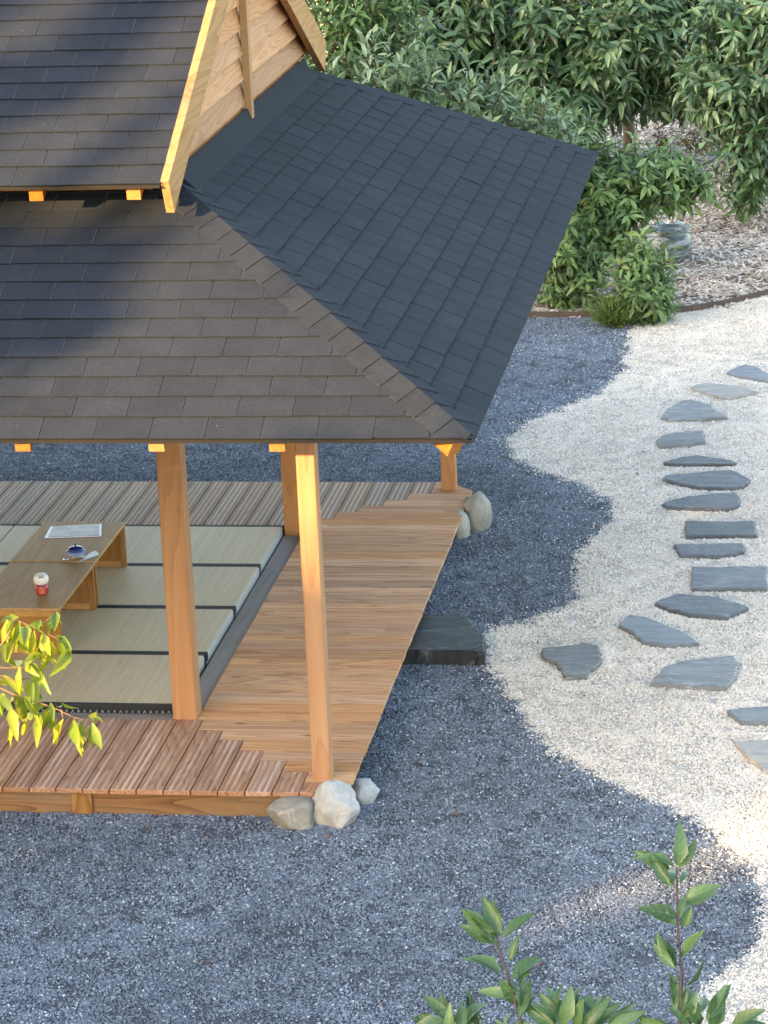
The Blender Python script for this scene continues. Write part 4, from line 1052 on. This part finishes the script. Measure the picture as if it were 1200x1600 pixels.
FG = [(915, 185, 942, 70), (920, 182, 985, 120), (905, 190, 793, 120), (900, 252, 828, 148), (925, 245, 948, 182), (935, 300, 1066, 208), (925, 345, 938, 280), (915, 372, 823, 300), (925, 372, 962, 300),
      (915, 503, 838, 392), (930, 472, 992, 390), (942, 562, 1056, 458), (912, 560, 900, 505), (928, 645, 962, 562), (915, 640, 902, 565), (935, 660, 985, 600),
      (345, 392, 248, 325), (345, 428, 253, 372), (357, 408, 345, 298), (370, 412, 470, 306), (395, 482, 412, 408), (355, 522, 226, 436), (400, 542, 492, 448), (425, 562, 455, 455), (420, 620, 363, 545), (432, 642, 452, 545),
      (205, 662, 138, 578), (185, 685, 86, 658), (250, 690, 332, 553), (285, 690, 303, 600), (210, 720, 195, 655), (380, 690, 345, 664), (400, 700, 445, 668),
      (545, 670, 512, 575), (540, 690, 465, 620), (570, 680, 602, 583), (600, 690, 655, 588), (640, 690, 730, 618), (700, 680, 812, 616), (560, 690, 548, 600), (620, 700, 690, 605), (660, 700, 640, 600),
      (985, 650, 995, 580), (1010, 660, 1082, 553), (1030, 690, 1066, 618), (985, 690, 955, 622), (1100, 700, 1195, 668), (900, 700, 800, 668), (960, 700, 930, 640)]
rq = np.random.default_rng(8)
FG = FG + [(a + rq.normal(0, 8), b + rq.normal(0, 8), c_ + rq.normal(0, 30), d + rq.normal(0, 24)) for a, b, c_, d in FG + FG if b > 600 or rq.uniform() < .3]
P, Dv, Nv, L, C = leaf_list(FG, toA, 6.6, .4, 5, .03)
L = np.minimum(L, .095)
tb = V(2.15, -8.75, G)
ft = empty('young_apple_tree', tb, 'young apple tree with upright leafy shoots in front of the gravel', 'tree')
r5 = np.random.default_rng(5)
extra = shoots([((2.2, -8.8, 2.75), (.5, .4, .28), 40)], .085, 61, slen=.25, nleaf=9, upright=1.0, droop=.1)
keep = proj(extra[0] + V(0, 0, .06))[:, 1] > 1640
P = np.concatenate([P, extra[0][keep]]); Dv = np.concatenate([Dv, extra[1][keep]]); Nv = np.concatenate([Nv, extra[2][keep]]); L = np.concatenate([L, extra[3][keep]]); n = len(P)
C = np.concatenate([C, np.full(n - len(C), .2)])
leaf_mesh('crown', P, Dv, Nv, L, L * r5.uniform(.28, .40, n), C + r5.normal(.15, .18, n), r5.uniform(.4, .95, n), r5.uniform(.1, 1, n), MAT['leaf_fg'], ft, tb, .03)
stems = [[(915, 190), (915, 240), (920, 400), (930, 520), (926, 690), (930, 900)], [(350, 400), (362, 450), (386, 530), (430, 680), (520, 950)], [(210, 700), (300, 900)], [(560, 680), (600, 950)], [(650, 690), (680, 950)], [(990, 650), (960, 900)]]
L_ = [tube([atd(*toA(*p), 6.6) for p in s], np.linspace(.0018, .0055, len(s)), 6) for s in stems]
v, f = join(L_); link('shoot', mesh('shoot', np.array(v) - tb, f, True), MAT['twig_dark'], ft)
L_ = [tube([tb - V(0, 0, .1), tb + V(.02, .03, 1.2), tb + V(0, 0, 2.3)], [.05, .04, .03], 8)]
for s in stems: L_.append(tube([tb + V(0, 0, 2.0), tb * .4 + atd(*toA(*s[-1]), 6.6) * .6 + V(0, 0, .5), atd(*toA(*s[-1]), 6.6)], [.025, .014, .009], 6))
v, f = join(L_); link('trunk', mesh('trunk', np.array(v) - tb, f, True), MAT['bark'], ft)

toB = lambda x, y: (x * .16246, 930 + y * .16246)
LF = [(185, 212, 48, 235), (120, 228, 58, 395), (190, 258, 150, 545), (215, 300, 222, 595), (240, 300, 242, 470), (380, 240, 268, 325), (400, 260, 388, 355), (330, 340, 288, 585), (400, 370, 368, 625), (420, 372, 452, 525),
      (520, 432, 480, 715), (540, 392, 612, 465), (562, 402, 642, 645), (692, 508, 573, 740), (542, 165, 562, 335), (100, 430, 58, 565), (60, 560, 112, 775), (200, 702, 148, 935), (310, 660, 382, 842), (362, 590, 248, 655),
      (270, 800, 292, 1015), (312, 842, 310, 1012), (352, 900, 392, 1002), (160, 960, 272, 1225), (130, 1100, 160, 1305), (182, 1200, 86, 1352), (352, 1170, 362, 1375), (362, 1012, 338, 1205), (482, 1030, 522, 1185),
      (462, 1082, 438, 1295), (492, 1142, 502, 1325), (590, 1030, 744, 1122), (612, 1192, 488, 1444), (712, 1192, 752, 1465), (772, 1212, 802, 1385), (852, 1160, 918, 1222), (862, 1242, 902, 1455), (755, 1400, 782, 1515),
      (20, 960, 92, 1112), (-10, 1000, 18, 1165), (-10, 790, 82, 902), (282, 1202, 188, 1352), (150, 300, 110, 470), (240, 640, 300, 760), (200, 860, 180, 990), (230, 960, 300, 1120)]
rq = np.random.default_rng(3)
LF = LF + [(a + rq.normal(0, 22), b + rq.normal(0, 22), c_ + rq.normal(0, 45), d + rq.normal(0, 40)) for a, b, c_, d in LF + LF if rq.uniform() < .62]
P, Dv, Nv, L, C = leaf_list(LF, toB, 8.0, .45, 11, .05, .28, .4)
L = L * 1.0
lt = V(-1.5, -7.7, G)
ct = empty('leaning_cherry_tree', lt, 'cherry tree reaching sunlit yellow green leaves past the deck', 'tree')
r6 = np.random.default_rng(6)
extra = shoots([((-1.7, -7.8, 3.6), (.75, .8, .7), 60), ((-1.0, -7.6, 3.7), (.35, .5, .4), 25)], .10, 62, slen=.3, nleaf=11, upright=.3, droop=.8)
keep = (proj(extra[0])[:, 0] < -90)
P = np.concatenate([P, extra[0][keep]]); Dv = np.concatenate([Dv, extra[1][keep]]); Nv = np.concatenate([Nv, extra[2][keep]]); L = np.concatenate([L, extra[3][keep]]); n = len(P)
C = np.concatenate([C, np.full(n - len(C), .35)])
leaf_mesh('crown', P, Dv, Nv, L, L * r6.uniform(.24, .35, n), C, r6.uniform(.3, 1.0, n), r6.uniform(.0, 1, n), MAT['leaf_lit'], ct, lt, .05)
tws = [[(-700, 900), (-250, 620), (-60, 560), (60, 420), (150, 235), (260, 285), (400, 350), (520, 400), (640, 480)], [(300, 325), (420, 270), (540, 162)], [(-250, 620), (-60, 690), (0, 696), (200, 702), (320, 660)], [(-250, 620), (-60, 745), (130, 822), (280, 800)],
       [(-250, 640), (-60, 862), (130, 952), (250, 1000), (400, 1042), (560, 1102), (700, 1172), (880, 1222)], [(590, 1100), (606, 1190)], [(130, 952), (150, 1100), (180, 1200)]]
L_ = [tube([atd(*toB(*p), 8.0) for p in s], np.linspace(.0035 if len(s) > 4 else .0022, .0013, len(s)), 6) for s in tws]
v, f = join(L_); link('branch', mesh('branch', np.array(v) - lt, f, True), MAT['twig'], ct)
e0 = atd(*toB(-700, 900), 8.0)
L_ = [tube([lt - V(0, 0, .1), lt + V(.05, 0, 1.5), lt + V(.1, .05, 2.9), lt + V(.1, 0, 4.1)], [.09, .075, .06, .03], 8), tube([lt + V(.08, .05, 2.6), lt * .4 + e0 * .6 + V(0, 0, 1.6), e0], [.045, .02, .006], 7)]
v, f = join(L_); link('trunk', mesh('trunk', np.array(v) - lt, f, True), MAT['bark'], ct)

# ------------------------------------------------------------------ unseen tall trees towards the sun, crowns shaped to steer shade and dapples
slopeF = lambda x, y: (lambda d: CAM + d * ((ZE + SL * OV) - V(0, -SL, 1) @ CAM) / (V(0, -SL, 1) @ d))(ray(x, y))
slopeU = lambda x, y: (lambda d: CAM + d * ((UZ - SL * UY) - V(0, -SL, 1) @ CAM) / (V(0, -SL, 1) @ d))(ray(x, y))
LIT = []                                                        # (point, radius): chosen sun spots that leaves are removed for
for x, y, r_ in ((330, 445, .16), (390, 425, .16), (260, 470, .14), (300, 515, .2), (360, 500, .2), (220, 560, .12), (330, 560, .2), (270, 610, .16), (380, 600, .14), (200, 650, .16), (100, 665, .16), (300, 655, .2),
                 (420, 470, .16), (480, 520, .16), (560, 560, .12), (610, 612, .1), (650, 655, .14), (700, 668, .14), (590, 665, .08), (20, 660, .14), (430, 420, .1), (400, 665, .06), (350, 360, .08)): LIT.append((slopeF(x, y), r_))
for x, y, r_ in ((300, 150, .22), (270, 210, .22), (220, 250, .2), (140, 265, .16), (230, 110, .14), (320, 60, .10), (180, 180, .12), (60, 250, .14), (100, 30, .08), (260, 275, .16)): LIT.append((slopeU(x, y), r_))
for k in range(14): LIT.append((V(-.88, UY + .15 * k, UZ + SL * .15 * k), .06))
for x in (-.127, -.735): LIT.append((V(x, -.78, 2.15), .10))
LIT.append((V(.8, -.8, 2.15), .12))
for x in (-1.603, -1.074, -.95): LIT.append((V(x, .45, 3.18), .1))
for z in (1.8, 1.68, 1.55, 1.42, 1.3, 1.18): LIT.append((V(-.17, .18, z), .11 if z > 1.4 else .04 if z > 1.2 else -.02))
for x, y, r_ in ((1190, 1225, .02), (1195, 1270, .05), (1198, 1310, .03), (1050, 1370, .06), (1000, 1388, .03), (950, 1405, .05), (870, 1440, .05), (910, 1425, .03), (1110, 1345, .06), (1198, 1190, .0)): LIT.append((onz(x, y, G), r_))
for x, y in ((10, 960), (30, 1000), (60, 960), (100, 1000), (30, 1050), (60, 1100), (90, 1120), (130, 1150), (40, 1140), (10, 1090)): LIT.append((atd(x, y, 8.0), .25))
for x, y, r_ in ((1180, 1235, .04), (1190, 1290, .06), (1160, 1265, .0), (1195, 1330, .04), (1140, 1290, -.02), (1080, 1330, .0)): LIT.append((onz(x, y, G), r_))
LP = np.array([p for p, _ in LIT]); LR = np.array([r for _, r in LIT])
sh = SUN * V(1, 1, 0); sh /= np.linalg.norm(sh); e1 = V(-sh[1], sh[0], 0)
SHADE = [(-18, 14.6), (-13.5, 15.4), (-9, 15), (-4.5, 14.8), (0, 14.2), (4.5, 14), (9, 13)]
labs = ['broad shade tree at the far end of the row behind the viewer', 'tall shade tree, second of the row behind the viewer', 'round shade tree, third of the row behind the viewer', 'tallest shade tree in the middle of the row behind the viewer',
        'shade tree, fifth of the row behind the viewer', 'shade tree, sixth of the row behind the viewer', 'lowest shade tree at the near end of the row behind the viewer']
for i, ((a, h), lab) in enumerate(zip(SHADE, labs)):
    rs = np.random.default_rng(900 + i)
    base = V(-.5, 1.5, 0) + sh * (28 + rs.uniform(-1, 1)) + e1 * a
    base[2] = G
    t = empty('shade_tree', base, lab, 'tree', 'shade trees behind the viewer')
    n = 6500
    d = rs.normal(size=(n, 3)); d /= np.linalg.norm(d, axis=1, keepdims=True)
    q = base + V(0, 0, h * .52) + d * rs.uniform(.2, 1, (n, 1)) ** .45 * V(3.5, 3.5, h * .50)
    q = q[q[:, 2] > G + .4]
    rel = q[:, None, :] - LP[None]; al = rel @ SUN; perp = np.linalg.norm(rel - al[..., None] * SUN, axis=2)
    q = q[~np.any((perp < LR[None] + .14) & (al > 0), axis=1)]  # leaves removed along the sun rays to the chosen spots
    # leaves thinned out by design to let dappled sun on to the roof
    tt = ((ZE + SL * OV) - q @ V(0, -SL, 1)) / (V(0, -SL, 1) @ SUN); hit = q + tt[:, None] * SUN
    thin = (hit[:, 1] > -.95) & (hit[:, 1] < 2.6) & (hit[:, 0] < 1.0) & (hit[:, 0] > -4)
    tu = ((UZ - SL * UY) - q @ V(0, -SL, 1)) / (V(0, -SL, 1) @ SUN); hu = q + tu[:, None] * SUN
    thin = thin | ((hu[:, 1] > .3) & (hu[:, 1] < 2.2) & (hu[:, 0] < -.8) & (hu[:, 0] > -3.5))
    dark = np.zeros(len(q), bool)  # leaves kept whole here to shape shadow bands on the roof
    for hh, bands in ((hit, ((110, 385, 230, 52, -14), (330, 398, 75, 22, -14), (505, 630, 140, 30, -28), (50, 540, 110, 40, -14), (60, 622, 90, 12, -12))),
                      (hu, ((60, 130, 170, 44, -12), (250, 25, 140, 40, -12), (30, 10, 60, 20, -12), (60, 215, 80, 12, -12)))):
        pq = proj(hh)
        for cx, cy, ra, rb, an in bands:
            c_, s_2 = math.cos(R(an)), math.sin(R(an)); dx, dy = pq[:, 0] - cx, pq[:, 1] - cy
            dark |= (((dx * c_ + dy * s_2) / ra) ** 2 + ((-dx * s_2 + dy * c_) / rb) ** 2) < 1
    q = q[~thin | dark | (rs.uniform(size=len(q)) < .16)]
    n = len(q)
    dd = rs.normal(size=(n, 3)); leaf_mesh('crown', q - .25 * dd / np.linalg.norm(dd, axis=1, keepdims=True), dd, rs.normal(size=(n, 3)), rs.uniform(.4, .62, n), rs.uniform(.34, .5, n), .2, .2, rs.uniform(0, 1, n), MAT['leaf_shade'], t, base)
    L_ = [tube([base - V(0, 0, .3), base + V(.1, 0, h * .3), base + V(0, .1, h * .8)], [.28, .22, .06], 10)]
    for k in range(7):
        d = rs.normal(size=3); d[2] = abs(d[2]) * .5; d /= np.linalg.norm(d); s0 = base + V(0, 0, h * rs.uniform(.2, .6)); L_.append(tube([s0, s0 + d * 1.4 + V(0, 0, .3), s0 + d * 2.6 + V(0, 0, .9)], [.1, .06, .02], 6))
    v, f = join(L_); link('trunk', mesh('trunk', np.array(v) - base, f, True), MAT['bark'], t)
